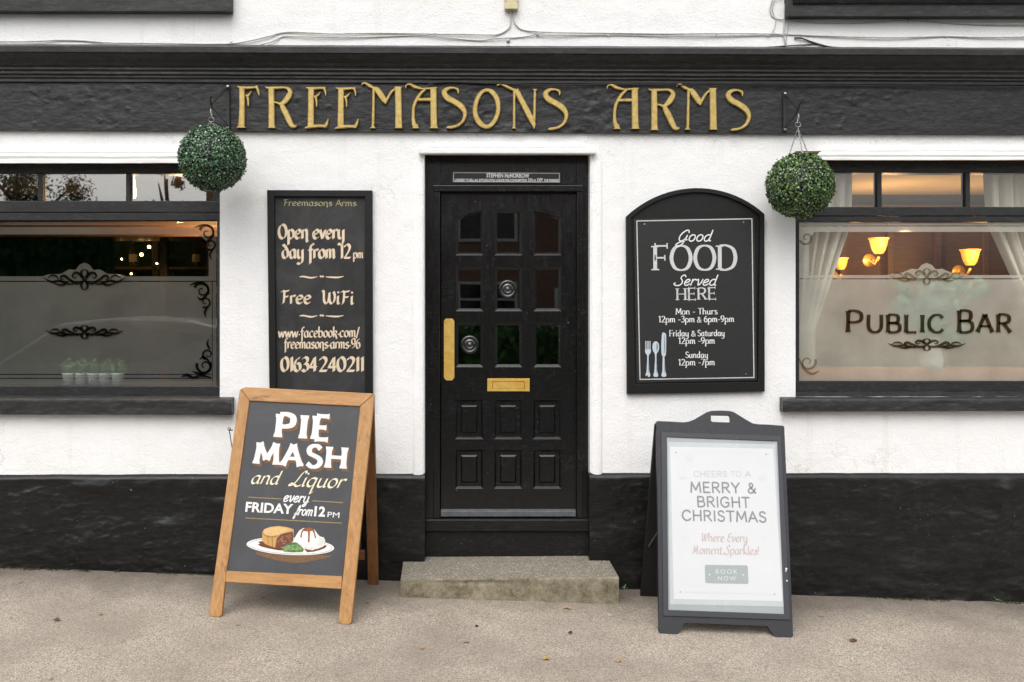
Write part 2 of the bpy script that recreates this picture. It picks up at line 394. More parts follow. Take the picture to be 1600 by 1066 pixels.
simple('bottle_glass', (.06, .04, .015), .15, .6, 0, .3, 30, .05)
simple('bottle_green', (.012, .05, .02), .15, .6, 0, .3, 30, .05)
simple('label_paper', (.70, .62, .42), .7, .3, 0, .2, 60, .05)
def leafmat(name, ramp_cols, rough=.35, spec=.55):
    t = NT(name); at = t.n('ShaderNodeVertexColor', layer_name='leaf')
    sp = t.n('ShaderNodeSeparateColor'); t.l(at.outputs[0], sp.inputs[0])
    M[name] = t.fin(t.ramp(sp.outputs[0], *ramp_cols), rough, spec)
leafmat('box_leaf_cool', [(0, (.007, .012, .010)), (.36, (.026, .066, .030)), (.76, (.07, .18, .075)), (1, (.26, .42, .23))], .24, .8)
leafmat('box_leaf_warm', [(0, (.007, .012, .010)), (.36, (.028, .070, .023)), (.76, (.10, .20, .042)), (1, (.26, .36, .10))], .24, .8)
leafmat('herb_leaf', [(0, (.05, .12, .04)), (1, (.20, .36, .14))], .6, .3)
leafmat('sage_leaf', [(0, (.05, .16, .08)), (1, (.34, .52, .34))], .6, .3)
leafmat('tree_leaf', [(0, (.02, .035, .012)), (.7, (.06, .085, .03)), (1, (.16, .10, .03))], .6, .3)
leafmat('hedge_leaf', [(0, (.02, .07, .02)), (1, (.09, .22, .06))], .6, .3)

# ---------------------------------------------------------------- lettering: pen-stroke alphabets
# glyphs: advance | strokes ; '-' = straight polyline, else a smooth curve ; x-height 5, capitals 8
GL = {
'a': '5.2|4,4.2 2.6,5 .9,4.2 .3,2.4 .9,.6 2.2,0 3.4,.8 4,2.4|4,5 4,1.2 4.4,.2 5.1,.4',
'b': '5|-.6,8.5 .6,.4|.6,3.6 2,5 3.8,4.4 4.4,2.5 3.7,.5 2,0 .6,.6',
'c': '4.4|4,4.2 2.6,5 .9,4.2 .3,2.5 .9,.7 2.6,0 4.1,.9',
'd': '5.2|4,4.2 2.6,5 .9,4.2 .3,2.4 .9,.6 2.2,0 3.4,.8 4,2.2|4,8.5 4,1.2 4.4,.2 5.1,.4',
'e': '4.5|.5,2.5 2.6,2.8 4,3.4 3.5,4.7 2.2,5 .8,4.2 .3,2.4 .9,.6 2.4,0 4.1,.9',
'f': '3.2|3.9,7.9 2.9,8.5 1.9,7.7 1.5,5.5 1.5,0|-.1,5 3.2,5',
'g': '5|4,4.2 2.6,5 .9,4.2 .3,2.4 .9,.6 2.2,0 3.4,.8 4,2.4|4,5 4,-1.5 3.2,-3.2 1.6,-3.3 .4,-2.4',
'h': '5|-.6,8.5 .6,0|.6,3.4 2,5 3.5,4.6 3.9,3.2 3.9,1 4.3,.1 4.9,.3',
'i': '2|.7,5 .7,1 1.1,.1 1.8,.3|.8,7.2',
'k': '4.6|-.6,8.5 .6,0|-3.9,5 .8,2.5 4.3,0',
'l': '2|.7,8.5 .7,1 1.1,.1 1.8,.3',
'm': '7.2|-.6,5 .6,0|.6,3.6 1.8,5 3,4.6 3.3,3.2 3.3,0|3.3,3.6 4.5,5 5.7,4.6 6,3.2 6,1 6.4,.1 7,.3',
'n': '5|-.6,5 .6,0|.6,3.4 2,5 3.5,4.6 3.9,3.2 3.9,1 4.3,.1 4.9,.3',
'o': '4.8|2.3,5 .9,4.3 .3,2.5 .9,.7 2.3,0 3.7,.7 4.3,2.5 3.7,4.3 2.3,5',
'p': '5|-.6,5 .6,-3.4|.6,3.6 2,5 3.8,4.4 4.4,2.5 3.7,.5 2,0 .6,.6',
'q': '5|4,4.2 2.6,5 .9,4.2 .3,2.4 .9,.6 2.2,0 3.4,.8 4,2.2|4,5 4,-2.6 4.4,-3.4 5.2,-2.8',
'r': '3.4|-.6,5 .6,0|.6,3.3 1.5,4.7 2.6,5 3.3,4.5',
's': '4|3.5,4.3 2.2,5 .8,4.5 .7,3.4 2,2.6 3.4,1.8 3.4,.6 2,0 .4,.7',
't': '3.4|1.4,6.8 1.4,1 2,.1 3.2,.4|-0,5 3,5',
'u': '5.2|.6,5 .6,1.4 1.2,.2 2.6,.1 4,1.4|4,5 4,1 4.4,.1 5.1,.3',
'v': '4.3|-.2,5 2.1,0 4.1,5',
'w': '6.8|-.2,5 1.8,0 3.4,4.6 5,0 6.6,5',
'x': '4.4|-.3,5 4,0|-4,5 .3,0',
'y': '4.8|.6,5 .6,1.5 1.3,.2 2.7,.2 4,1.6|4,5 4,-1.2 3,-3 1.4,-3.3 .2,-2.7',
'A': '6|-.1,0 3,8 5.9,0|-1.1,2.7 4.9,2.7',
'B': '5.6|-.6,8 .6,0|.6,8 2.8,8 4.4,7.3 4.4,5 3,4.2 .6,4.2|.6,4.2 3.2,4.2 5,3.3 5,.9 3.2,0 .6,0',
'C': '6.2|5.7,6.5 4.4,7.8 2.4,7.8 .8,6.2 .3,4 .8,1.8 2.4,.2 4.4,.2 5.8,1.5',
'D': '6.4|-.6,8 .6,0|.6,8 2.8,8 5,6.8 5.8,4 5,1.2 2.8,0 .6,0',
'E': '5|-.6,8 .6,0|-.6,8 4.5,8|-.6,4.1 3.9,4.1|-.6,0 4.7,0',
'F': '4.8|-.6,8 .6,0|-.6,8 4.6,8|-.6,4.1 3.8,4.1',
'G': '6.6|5.7,6.5 4.4,7.8 2.4,7.8 .8,6.2 .3,4 .8,1.8 2.4,.2 4.4,.2 5.8,1.5|-5.8,1.2 5.8,3.6 3.8,3.6',
'H': '6.2|-.6,8 .6,0|-5.6,8 5.6,0|-.6,4.1 5.6,4.1',
'I': '1.6|-.8,8 .8,0',
'K': '5.4|-.6,8 .6,0|-5,8 .6,3.4|-2,4.6 5.2,0',
'L': '4.6|-.6,8 .6,0|-.6,0 4.5,0',
'M': '7.4|-.4,0 1,8|-1,8 3.7,1.8|-3.7,1.8 6.4,8|-6.4,8 7,0',
'N': '6.2|-.6,8 .6,0|-.6,8 5.5,0|-5.5,8 5.5,0',
'O': '7|3.5,8 1.3,7.1 .3,4 1.3,.9 3.5,0 5.7,.9 6.7,4 5.7,7.1 3.5,8',
'P': '5.2|-.6,8 .6,0|.6,8 3,8 4.7,7 4.7,4.7 3,3.8 .6,3.8',
'R': '5.6|-.6,8 .6,0|.6,8 3,8 4.6,7.1 4.6,5 3,4.1 .6,4.1|-2.6,4.1 5.3,0',
'S': '5|4.4,6.9 3.2,8 1.6,7.8 .7,6.6 1.1,5 2.6,4.2 4.2,3.2 4.6,1.7 3.7,.3 2,0 .4,1.2',
'T': '5.4|-2.7,8 2.7,0|-.2,8 5.2,8',
'U': '6.2|.6,8 .6,2.6 1.5,.6 3.1,0 4.7,.6 5.6,2.6 5.6,8',
'W': '8.4|-.2,8 2.1,0|-2.1,0 4.2,7.4|-4.2,7.4 6.3,0|-6.3,0 8.2,8',
'X': '5.6|-.4,8 5.2,0|-5.2,8 .4,0',
'Y': '5.6|-.2,8 2.8,3.8|-5.4,8 2.8,3.8|-2.8,3.8 2.8,0',
'0': '5.6|2.7,8 1,6.8 .4,4 1,1.2 2.7,0 4.4,1.2 5,4 4.4,6.8 2.7,8',
'1': '2.8|-.2,6.8 1.5,8|-1.5,8 1.5,0',
'2': '5|.5,6.4 1.4,7.8 3,7.9 4.2,6.8 4,5 2.4,2.6 .4,.2|-.4,.15 4.7,.15',
'3': '4.8|.6,7.2 2,8 3.6,7.6 4,6.2 3.2,4.8 1.8,4.4|1.8,4.4 3.6,4 4.4,2.4 3.7,.6 2,-.1 .4,.9',
'4': '5|-3.6,8 .3,2.3 4.9,2.3|-3.6,8 3.6,0',
'6': '4.9|4,7.6 2.2,7 .8,5 .4,2.6 1,.6 2.5,0 4,.8 4.3,2.6 3.6,4.2 2.2,4.6 .6,3.4',
'7': '4.6|-.3,8 4.4,8 1.6,0',
'9': '4.9|.8,.2 2.6,1 4,3 4.4,5.4 3.8,7.4 2.3,8 .8,7.2 .5,5.4 1.2,3.8 2.6,3.4 4.2,4.6',
'.': '1.6|.7,.3', '·': '1.8|.8,2.2', '-': '3|-.4,3 2.6,3', '/': '3|-0,-1.2 3.2,8', '!': '1.8|-.8,8 .7,2.4|.7,.3',
'&': '6|5.4,3.6 4.4,1.2 2.6,0 .9,.5 .5,2.2 1.8,3.8 3.4,5 3.8,6.6 2.9,7.8 1.7,7.4 1.5,6 2.6,4 5.6,0',
"'": '1.4|-.7,8 .6,6.4', ' ': '2.6|'}
CALL = dict(GL)      # broad-nib hand of the tall chalkboard
CALL['d'] = '5|2.3,5 .9,4.3 .3,2.5 .9,.7 2.3,0 3.7,.8 4.3,2.6 3.8,4.6 2.2,6.8 .5,7.9'
CALL['f'] = '3.4|4,7.6 3,8.2 2,7.2 1.6,5 1.5,-2.4 .8,-3.2|-.1,4.8 3.4,4.8'
CALL['W'] = '8|.2,8.2 1,7 1.2,2 2.4,.1 3.6,1.4 4.2,6|4.2,7 4.4,2 5.6,.1 7,1.6 7.4,5 6.6,7.6'
CALL['F'] = '5|0,7.2 .8,8 2,7.6 4.8,8.1|1.8,7.6 1.6,3 1.2,.6 .2,-.4|-1.6,4.2 4.2,4.4'
CALL['O'] = '6.6|3.2,8 1.2,6.8 .4,4 1.2,1.2 3.2,0 5.2,1.2 6,4 5.2,6.8 3.2,8'
CALL['n'] = '5|-.6,5 .6,0|.6,3.6 2,5 3.4,4.7 3.9,3.4 3.9,-1 4.6,-1.8'
CALL['1'] = '2.4|-.4,7.4 1.4,8|-1.4,8 1.4,0'
CALL['k'] = '4.4|-.6,8.5 .6,0|.6,3.4 2.2,5 3.6,4.3 3.2,2.9 1,2.3|-2.2,2.6 3.9,-1.4'
SCR = dict(GL)       # flowing script
SCR['G'] = '6.4|5.6,6.8 4.8,8.4 3,8.2 1,6 .2,3 1,.6 2.8,.2 4.6,2 5.2,4.4|5.2,4.4 4.6,.4 3.2,-3 .8,-4 -.4,-2.8 1.6,-.8 6,1.2'
SCR['S'] = '5|5,7.2 3.8,8.6 2.2,7.8 1.8,6 3.4,4 3.9,1.8 2.4,0 .2,-.1 -1.8,1 -1.2,2'
SCR['L'] = '5.4|5.6,7.4 4.8,8.6 3.6,7.4 2.6,3.6 1.4,.7 -.4,.2 -.2,1.3 1.6,1 3.6,-.2 5.6,.6'
SCR['E'] = '4.8|4.6,7 3.2,8 1.6,7 1.8,5 3.4,4.3 1.4,4 .3,2.2 1.2,.3 3,.2 4.8,1.6'
SCR['W'] = '7.6|.2,7.4 .9,8 1,4 1.4,.2 3.6,4.6 4,7.4 4.1,3 4.6,.2 7,5 7.2,8'
SCR['M'] = '7.6|0,.4 .7,.4 1.4,4 1.9,8|-1.9,8 3.2,1.4|3.2,1.4 4.4,4.6 5.4,8|5.4,8 5.3,3 5.7,.2 6.8,.6'
SCR['f'] = '3.2|0,.4 2,3.4 3.4,7 2.9,8.5 2,7 1.6,3 1.2,-2.4 .2,-3.2 .6,-1 3.4,1.6'
SCR['q'] = '5|4,4.2 2.6,5 .9,4.2 .3,2.4 .9,.6 2.2,0 3.4,.8 4,2.2|4,5 4,-2.8 4.3,-3.8 5.4,-2.6'
SCR['y'] = '5|.6,5 .6,1.5 1.3,.2 2.7,.2 4,1.6|4,5 3.8,-1.6 2.6,-3.4 1.2,-2.6 5,.8'
SCR['r'] = '3.6|-.6,5 .6,0|.6,3 1.5,4.5 2.7,5 3.4,4.3'
SCR['v'] = '4.4|0,4.4 .7,5 1.2,3 1.9,.1 3.4,2 3.9,5'
SCR['s'] = '3.8|.2,1.4 2.2,5 2.6,4 3.4,1.6 2.8,.2 1.2,0 .3,.8'
SCR['e'] = '4.3|.4,2 2.6,2.8 3.5,4 2.6,5 1.1,4.4 .3,2.4 .9,.5 2.4,0 4.2,1.2'

def smooth_line(pts, k=6):
    if len(pts) < 3: return pts
    closed = (pts[0]-pts[-1]).length < 1e-9
    out = []; n = len(pts)
    for i in range(n-1):
        p1, p2 = pts[i], pts[i+1]
        p0 = pts[i-1] if i else (pts[-2] if closed else p1*2-p2)
        p3 = pts[i+2] if i+2 < n else (pts[1] if closed else p2*2-p1)
        for j in range(k):
            t = j/k
            out.append(.5*((2*p1)+(p2-p0)*t+(2*p0-5*p1+4*p2-p3)*t*t+(3*p1-p0-3*p2+p3)*t*t*t))
    return out+[pts[-1].copy()]
def parse(g):
    adv, *st = g.split('|'); out = []
    for s in st:
        if not s.strip(): continue
        straight = s[0] == '-' and ' ' in s and s[1] not in ' '
        body = s[1:] if straight else s
        out.append((straight, [Vector(tuple(float(c) for c in p.split(','))) for p in body.split()]))
    return float(adv), out
_k = [0]
def ribbon(mb, pl, pts, wf, lift, caps=True):
    """flat stroke along local points; wf(i, direction) -> half-width vector at each point"""
    _k[0] += 1; h = lift+.00013*(_k[0] % 7); n = len(pts); L = []; Rr = []
    for i, p in enumerate(pts):
        d = pts[min(i+1, n-1)]-pts[max(i-1, 0)]
        if d.length < 1e-9: d = Vector((1, 0))
        o = wf(i/(n-1) if n > 1 else 0, d.normalized()); L.append(p+o); Rr.append(p-o)
    b = len(mb.v)
    for p, q in zip(L, Rr): mb.v.append(tuple(pl.at(p.x, p.y, h))); mb.v.append(tuple(pl.at(q.x, q.y, h)))
    for i in range(n-1):
        a = b+2*i; mb.f.append((a, a+1, a+3, a+2)); mb.m.append(0)
    if caps:
        for p, q in ((L[0], Rr[0]), (L[-1], Rr[-1])):
            c = (p+q)/2; r = (p-q).length/2; _k[0] += 1; hh = lift+.00013*(_k[0] % 7)
            mb.face([pl.at(c.x+r*math.cos(a*math.pi/5), c.y+r*math.sin(a*math.pi/5), hh) for a in range(10)])
def pen(style, w, sy, straight=True):
    """half-width function for a pen: w in glyph units"""
    W = w*sy
    if style == 'mono': return lambda t, d: Vector((-d.y, d.x))*W/2
    if style == 'nib':
        nv = Vector((math.cos(R(38)), math.sin(R(38))))
        def f(t, d):
            pr = Vector((-d.y, d.x)); s = 1 if pr.dot(nv) >= 0 else -1
            return nv*s*W/2 + pr*W*.12
        return f
    if style in ('serif', 'flare', 'slab'):
        thin = {'serif': .42, 'flare': .62, 'slab': .62}[style]
        def f(t, d):
            k = thin+(1-thin)*abs(d.y)
            if style != 'serif' and straight: k *= 1+(.38 if style == 'flare' else .42)*abs(2*t-1)**4
            return Vector((-d.y, d.x))*W*k/2
        return f
def text(mb, pl, txt, p0, p1, cap, style='mono', w=.9, font=GL, slant=0, lift=.0008, gap=.5, serif=1.0):
    """lay txt from pixel p0 to pixel p1 (ends of its baseline) on plane pl, capitals cap photo-pixels high"""
    a0, a1 = pl.px(*p0), pl.px(*p1)
    top = pl.px(p0[0], p0[1]-cap); sy = (top-a0).length/8
    glyphs = [parse(font.get(c, GL[' '])) for c in txt]
    adv = sum(g[0]+gap for g in glyphs)-gap
    ux = (a1-a0); wdt = ux.length; ux.normalize(); uy = Vector((-ux.y, ux.x)); sx = wdt/adv
    x = 0; pf = pen(style, w, sy); pc = pen(style, w, sy, False)
    def T(p): return a0+ux*((p.x)*sx+slant*p.y*sy)+uy*p.y*sy
    for adv_, strokes in glyphs:
        for straight, pts in strokes:
            q = [T(Vector((p.x+x, p.y))) for p in pts]
            if len(q) == 1:
                r = w*sy*.62; _k[0] += 1; ang = .6 if style == 'nib' else 0
                n = 4 if style == 'nib' else 10
                mb.face([pl.at(q[0].x+r*math.cos(ang+2*math.pi*k/n), q[0].y+r*math.sin(ang+2*math.pi*k/n), lift+.00013*(_k[0] % 7)) for k in range(n)]); continue
            if straight:
                for i in range(len(q)-1):
                    s, e = q[i], q[i+1]; seg = [s+(e-s)*k/8 for k in range(9)]
                    ribbon(mb, pl, seg, pf, lift, style == 'mono')
                if style in ('serif', 'slab') and serif:
                    for s, e in ((q[0], q[1]), (q[-1], q[-2])):
                        d = (e-s).normalized(); t_ = w*sy*(.34 if style == 'serif' else .5)
                        lx = w*sy*(1.05 if style == 'serif' else .85)*serif
                        if abs(d.dot(uy)) > .6: c = s+d*t_*.5; ribbon(mb, pl, [c-ux*lx, c+ux*lx], lambda t, dd: Vector((-dd.y, dd.x))*t_/2, lift, False)
                        elif style == 'serif' and abs(d.dot(ux)) > .9 and (s-a0).dot(uy) % (8*sy+1e-6) < sy*8.2:
                            c = s; ribbon(mb, pl, [c-uy*lx*.7, c+uy*lx*.7], lambda t, dd: Vector((-dd.y, dd.x))*t_/2, lift, False)
            else:
                ribbon(mb, pl, smooth_line(q), pc, lift, style == 'mono')
        x += adv_+gap
def words(name, mat, parent, pl, *lines):
    for l in lines:
        mb = MB(); text(mb, pl, *l[:4], **l[4]); o = mb.build(name, mat, parent)
    return o
def ftext(mb, pl, txt, p0, p1, cap, bold=0.0, shear=0, lift=.0008, spacing=1.0):
    """upright sans lettering from the program's own built-in alphabet"""
    cu = bpy.data.curves.new('t', 'FONT'); cu.body = txt; cu.offset = bold; cu.shear = shear; cu.resolution_u = 3; cu.space_character = spacing; cu.fill_mode = 'FRONT'
    ob = bpy.data.objects.new('t', cu); C.objects.link(ob)
    dg = bpy.context.evaluated_depsgraph_get(); me = bpy.data.meshes.new_from_object(ob.evaluated_get(dg))
    vs = [v.co.copy() for v in me.vertices]
    x0, x1 = min(v.x for v in vs), max(v.x for v in vs); y1 = max(v.y for v in vs); y0 = min(v.y for v in vs) if 'Q' not in txt and ',' not in txt else 0
    a0, a1 = pl.px(*p0), pl.px(*p1); H = (pl.px(p0[0], p0[1]-cap)-a0).length
    ux = a1-a0; W = ux.length; ux.normalize(); uy = Vector((-ux.y, ux.x)); b = len(mb.v)
    for v in vs:
        q = a0+ux*((v.x-x0)/(x1-x0)*W)+uy*((v.y-y0)/(y1-y0)*H); mb.v.append(tuple(pl.at(q.x, q.y, lift)))
    for p in me.polygons: mb.f.append(tuple(b+i for i in p.vertices)); mb.m.append(0)
    bpy.data.objects.remove(ob); bpy.data.curves.remove(cu); bpy.data.meshes.remove(me)
def vstroke(mb, pl, pts, sc=1.0, lift=.0008, smooth=True, caps=False):
    """stroke given as (pixel x, pixel y, pixel width) triples on plane pl"""
    loc = []; ws = []
    m = (pl.px(pts[0][0]+10, pts[0][1])-pl.px(pts[0][0], pts[0][1])).length/10
    for x, y, w_ in pts: loc.append(pl.px(x, y)); ws.append(w_*m*sc)
    if smooth and len(pts) > 2:
        q = smooth_line([Vector((p.x, p.y, w_)) for p, w_ in zip(loc, ws)], 6)
    else: q = [Vector((p.x, p.y, w_)) for p, w_ in zip(loc, ws)]
    n = len(q)
    ribbon(mb, pl, [Vector((a.x, a.y)) for a in q], lambda t, d: Vector((-d.y, d.x))*max(q[round(t*(n-1))].z, 0)/2, lift, caps)
def poly(mb, pl, pts, lift=.0008):
    mb.flat(pl, [[tuple(pl.px(*p)) for p in pts]], lift)

# ---------------------------------------------------------------- ground, road and what stands across the street (seen mirrored in the panes)
def ground_sheet(name, x0, x1, y0, y1, nx, ny, dz, mat, amp=.004):
    mb = MB()
    def fn(u, v):
        x, y = x0+(x1-x0)*u, y0+(y1-y0)*v
        return (x, y, ground_z(x, y)+dz+amp*fbm(x*1.3, y*1.3, 3))
    mb.grid(fn, nx, ny); return tag(mb.build(name, mat, None, True), None, None, kind='structure')
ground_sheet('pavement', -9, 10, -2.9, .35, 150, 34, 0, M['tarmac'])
mb = MB(); mb.box((-60, -3.05, -2.2), (60, -2.9, ground_z(0, -3)-.005)); k = mb.build('kerb', M['kerb_stone'], None, False, .01); tag(k, None, None, kind='structure')
k.rotation_euler.y = -math.atan(GX)*0
def bigsheet(name, y0, y1, z, mat):
    mb = MB(); mb.grid(lambda u, v: (-150+300*u, y0+(y1-y0)*v, z+GX*max(-12, min(12, -150+300*u))), 60, 4); tag(mb.build(name, mat), None, None, kind='structure')
bigsheet('road', -9.6, -3.05, -.19, M['road_asphalt'])
bigsheet('far_pavement', -12.2, -9.6, -.08, M['tarmac'])
simple('grass_green', (.06, .13, .025), .9, .2, 0, .5, 6, .3)
bigsheet('ground', -220, -12.2, -.06, M['grass_green'])
bigsheet('ground', .35, 120, -.05, M['grass_green'])
def leaves(mb, n, sampler, size, r=rnd, layer=None, el=1.7, nrm=None):
    """leaf faces; sampler gives (position, outward)"""
    cols = []
    for _ in range(n):
        p, o = sampler(); p = Vector(p); o = Vector(o)
        a = Vector((r.gauss(0, 1), r.gauss(0, 1), r.gauss(0, 1))); a = (a-o*a.dot(o)*.6).normalized(); b_ = (o+Vector((r.gauss(0, .6), r.gauss(0, .6), r.gauss(0, .6)))).cross(a)
        if b_.length < 1e-4: continue
        b_.normalize(); s = size*r.uniform(.65, 1.25); nn = a.cross(b_)
        mb.face([p-a*s*el*.5, p-a*s*.1*el+b_*s*.5+nn*s*.1, p+a*s*.25*el+b_*s*.42+nn*s*.1, p+a*s*.55*el, p+a*s*.25*el-b_*s*.42+nn*s*.1, p-a*s*.1*el-b_*s*.5+nn*s*.1])
        cols.append(r.random())
    return cols
def color_leaves(o, cols, per=6, first=0):
    at = o.data.color_attributes.new('leaf', 'FLOAT_COLOR', 'POINT'); f = 0; nv = len(o.data.vertices)
    buf = [0.0]*(nv*4)
    for i in range(nv):
        c = cols[min(max(0, (i-first)//per), len(cols)-1)] if i >= first else 0; buf[4*i:4*i+4] = [c, c, c, 1]
    at.data.foreach_set('color', buf)
def sphere_pts(mb, c, r, n=16, mi=0):
    mb.lathe(c, [(r*math.sin(math.pi*i/n), -r*math.cos(math.pi*i/n)) for i in range(n+1)], 24, 'z', mi)

t = NT('brick_wall'); br = t.n('ShaderNodeTexBrick'); br.inputs['Scale'].default_value = 4.2
br.inputs['Color1'].default_value = (.34, .19, .135, 1); br.inputs['Color2'].default_value = (.27, .14, .095, 1); br.inputs['Mortar'].default_value = (.28, .25, .22, 1); br.inputs['Mortar Size'].default_value = .012
mp = t.n('ShaderNodeMapping'); mp.inputs['Rotation'].default_value = (R(90), 0, 0); t.l(t.tc, mp.inputs['Vector']); t.l(mp.outputs[0], br.inputs['Vector']); M['brick_wall'] = t.fin(br.outputs['Color'], .85, .3)
simple('roof_tile', (.13, .065, .04), .8, .3, 0, .4, 5, .4)
simple('upvc_white', (.78, .78, .77), .4, .4, 0, .05, 20, .02)
simple('bark', (.08, .055, .035), .9, .2, 0, .4, 20, .6)
simple('window_dark', (.015, .017, .02), .08, .6, 0, .1, 3, 0)
hy = -17.5
h = thing('brick_house', 'red brick house with tiled roof across the road, mirrored in the door panes', 'house', (0, hy, 0))
mb = MB(); mb.box((-6.6, hy-8, -.3), (7.5, hy, 4.9)); mb.build('wall', M['brick_wall'], h)
mb = MB(); z0, z1 = 4.8, 8.0
mb.face([(-7.1, hy+.5, z0), (8, hy+.5, z0), (5, hy-4, z1), (-4.1, hy-4, z1)]); mb.face([(8, hy-8.5, z0), (-7.1, hy-8.5, z0), (-4.1, hy-4, z1), (5, hy-4, z1)])
mb.face([(-7.1, hy-8.5, z0), (-7.1, hy+.5, z0), (-4.1, hy-4, z1)]); mb.face([(8, hy+.5, z0), (8, hy-8.5, z0), (5, hy-4, z1)]); mb.face([(-7.1, hy-8.5, z0-.01), (8, hy-8.5, z0-.01), (8, hy+.5, z0-.01), (-7.1, hy+.5, z0-.01)])
mb.build('roof', M['roof_tile'], h)
for x in (-3.9, -.5, 4.6):
    for z in (.9, 3.2):
        mb = MB()
        for lo, hi in (((x, z), (x+.07, z+1.3)), ((x+1.43, z), (x+1.5, z+1.3)), ((x+.07, z), (x+1.43, z+.07)), ((x+.07, z+1.23), (x+1.43, z+1.3)), ((x+.71, z+.07), (x+.79, z+1.23)), ((x+.07, z+.85), (x+.71, z+.9)), ((x+.79, z+.85), (x+1.43, z+.9))): mb.box((lo[0], hy-.01, lo[1]), (hi[0], hy+.05, hi[1]))
        f = mb.build('window', M['upvc_white'], h); mb = MB(); mb.face([(x+.05, hy+.012, z+.05), (x+1.45, hy+.012, z+.05), (x+1.45, hy+.012, z+1.25), (x+.05, hy+.012, z+1.25)]); mb.build('pane', M['window_dark'], f)
mb = MB(); mb.box((1.9, hy-.01, -.06), (2.9, hy+.05, 2.05)); mb.build('door', M['upvc_white'], h, False, .01)
# hedge bank
hd = thing('clipped_hedge', 'clipped green hedge in front of the brick house, mirrored in the lower door panes', 'hedge', (1.2, -13.2, 0))
mb = MB(); mb.box((-3.4, -13.6, -.1), (6.2, -12.9, 1.15)); first = len(mb.v)
def hs_():
    x = rnd.uniform(-3.4, 6.2)
    if rnd.random() < .75: return (x, -12.88+rnd.uniform(-.05, .08), rnd.uniform(-.05, 1.2)), (0, 1, 0)
    return (x, rnd.uniform(-13.6, -12.9), 1.17+rnd.uniform(-.03, .07)), (0, 0, 1)
cl = leaves(mb, 2600, hs_, .11); o = mb.build('foliage', M['hedge_leaf'], hd); color_leaves(o, cl, 6, first)
def tree(x, y, h_, cr, label, seed, n=2600):
    r = random.Random(seed); th = thing('roadside_tree', label, 'tree', (x, y, -.05), 'trees across the road')
    mb = MB(); mb.tube([(x, y, -.1), (x+.05, y, h_*.3), (x-.06, y+.05, h_*.55), (x, y, h_*.85)], [.2, .15, .1, .03], 9)
    for i in range(8):
        a = i*2.4; z = h_*(.3+.06*i); mb.tube([(x, y, z), (x+math.cos(a)*cr*.5, y+math.sin(a)*cr*.5, z+.5), (x+math.cos(a)*cr*.8, y+math.sin(a)*cr*.8, z+1)], [.07, .045, .015], 6)
    mb.build('trunk', M['bark'], th)
    cs = [Vector((x+r.gauss(0, cr*.45), y+r.gauss(0, cr*.45), h_*.62+r.gauss(0, h_*.15))) for _ in range(16)]
    def smp():
        c = r.choice(cs); d = Vector((r.gauss(0, 1), r.gauss(0, 1), r.gauss(0, 1))).normalized(); return c+d*r.uniform(.2, 1)*cr*.4, d
    mb = MB(); cl = leaves(mb, n, smp, .05, r); o = mb.build('crown', M['tree_leaf'], th); color_leaves(o, cl)
tree(-12.6, -20.5, 6.6, 1.7, 'thin autumn tree mirrored in the leftmost transom pane', 3, 12000)
tree(-9.0, -22, 6.2, .55, 'slim young tree mirrored beside the lamp in the transom', 4, 3500)
ch = thing('conifer_hedge', 'tall dark evergreen hedge across the road, mirrored in the clear strip of the frosted window', 'hedge', (-13, -19.4, 0))
mb = MB(); mb.box((-24, -19.9, -.1), (-7.2, -18.9, 3.95)); first = len(mb.v)
def hs2():
    x = rnd.uniform(-24, -7.2)
    if rnd.random() < .8: return (x, -18.88+rnd.uniform(-.05, .15), rnd.uniform(-.05, 4.0)), (0, 1, .2)
    return (x, rnd.uniform(-19.9, -18.9), 3.97+rnd.uniform(-.05, .3)), (0, 0, 1)
cl = leaves(mb, 7000, hs2, .14); o = mb.build('foliage', M['hedge_leaf'], ch); color_leaves(o, cl, 6, first)
# the passing car, mirrored in the frosted window
simple('car_paint', (.30, .31, .33), .25, .5, .6, .03, 10, 0); simple('tyre_rubber', (.02, .02, .02), .8, .3)
cy, cx, cz = -6.2, -4.6, -.05
car = thing('parked_car', 'silver hatchback at the kerb, mirrored in the frosted window', 'car', (cx, cy, cz))
prof = [(-2.1, .35), (-2.12, .72), (-1.95, .92), (-1.1, 1.02), (-.35, 1.5), (.2, 1.56), (1.2, 1.54), (1.75, 1.4), (2.05, .98), (2.1, .5), (2.0, .32)]
mb = MB()
for s0, s1, sc in ((-.86, -.74, 0), (-.74, .74, 0), (.74, .86, 0)): pass
ring = []
for yy, shrink in ((-.88, .05), (-.8, .0), (.8, .0), (.88, .05)):
    ring.append([(cx+px*(1-shrink*.4), cy+yy*(1 if pz < 1 else .84), cz+pz*(1-shrink*.6)+.02) for px, pz in prof])
b = len(mb.v); npf = len(prof)
for rg in ring: mb.v += rg
for i in range(3):
    for k in range(npf): mb.f.append((b+i*npf+k, b+i*npf+(k+1) % npf, b+(i+1)*npf+(k+1) % npf, b+(i+1)*npf+k)); mb.m.append(0)
mb.f.append(tuple(b+k for k in range(npf))); mb.m.append(0); mb.f.append(tuple(b+3*npf+k for k in reversed(range(npf)))); mb.m.append(0)
mb.build('body', M['car_paint'], car, False, .03, True)
mb = MB(); yy = cy+.795
mb.face([(cx-.95, yy, cz+1.05), (cx+1.75, yy, cz+1.05), (cx+1.5, yy-.02, cz+1.38), (cx+.9, yy-.03, cz+1.44), (cx-.25, yy-.03, cz+1.44)]); mb.build('side_window', M['window_dark'], car)
for wx in (-1.35, 1.3):
    mb = MB(); mb.lathe((cx+wx, cy+.9, cz+.31), [(.0, 0), (.2, 0), (.29, -.01), (.32, .03), (.32, .2), (.0, .2)], 20, 'y'); mb.build('wheel', M['tyre_rubber'], car)

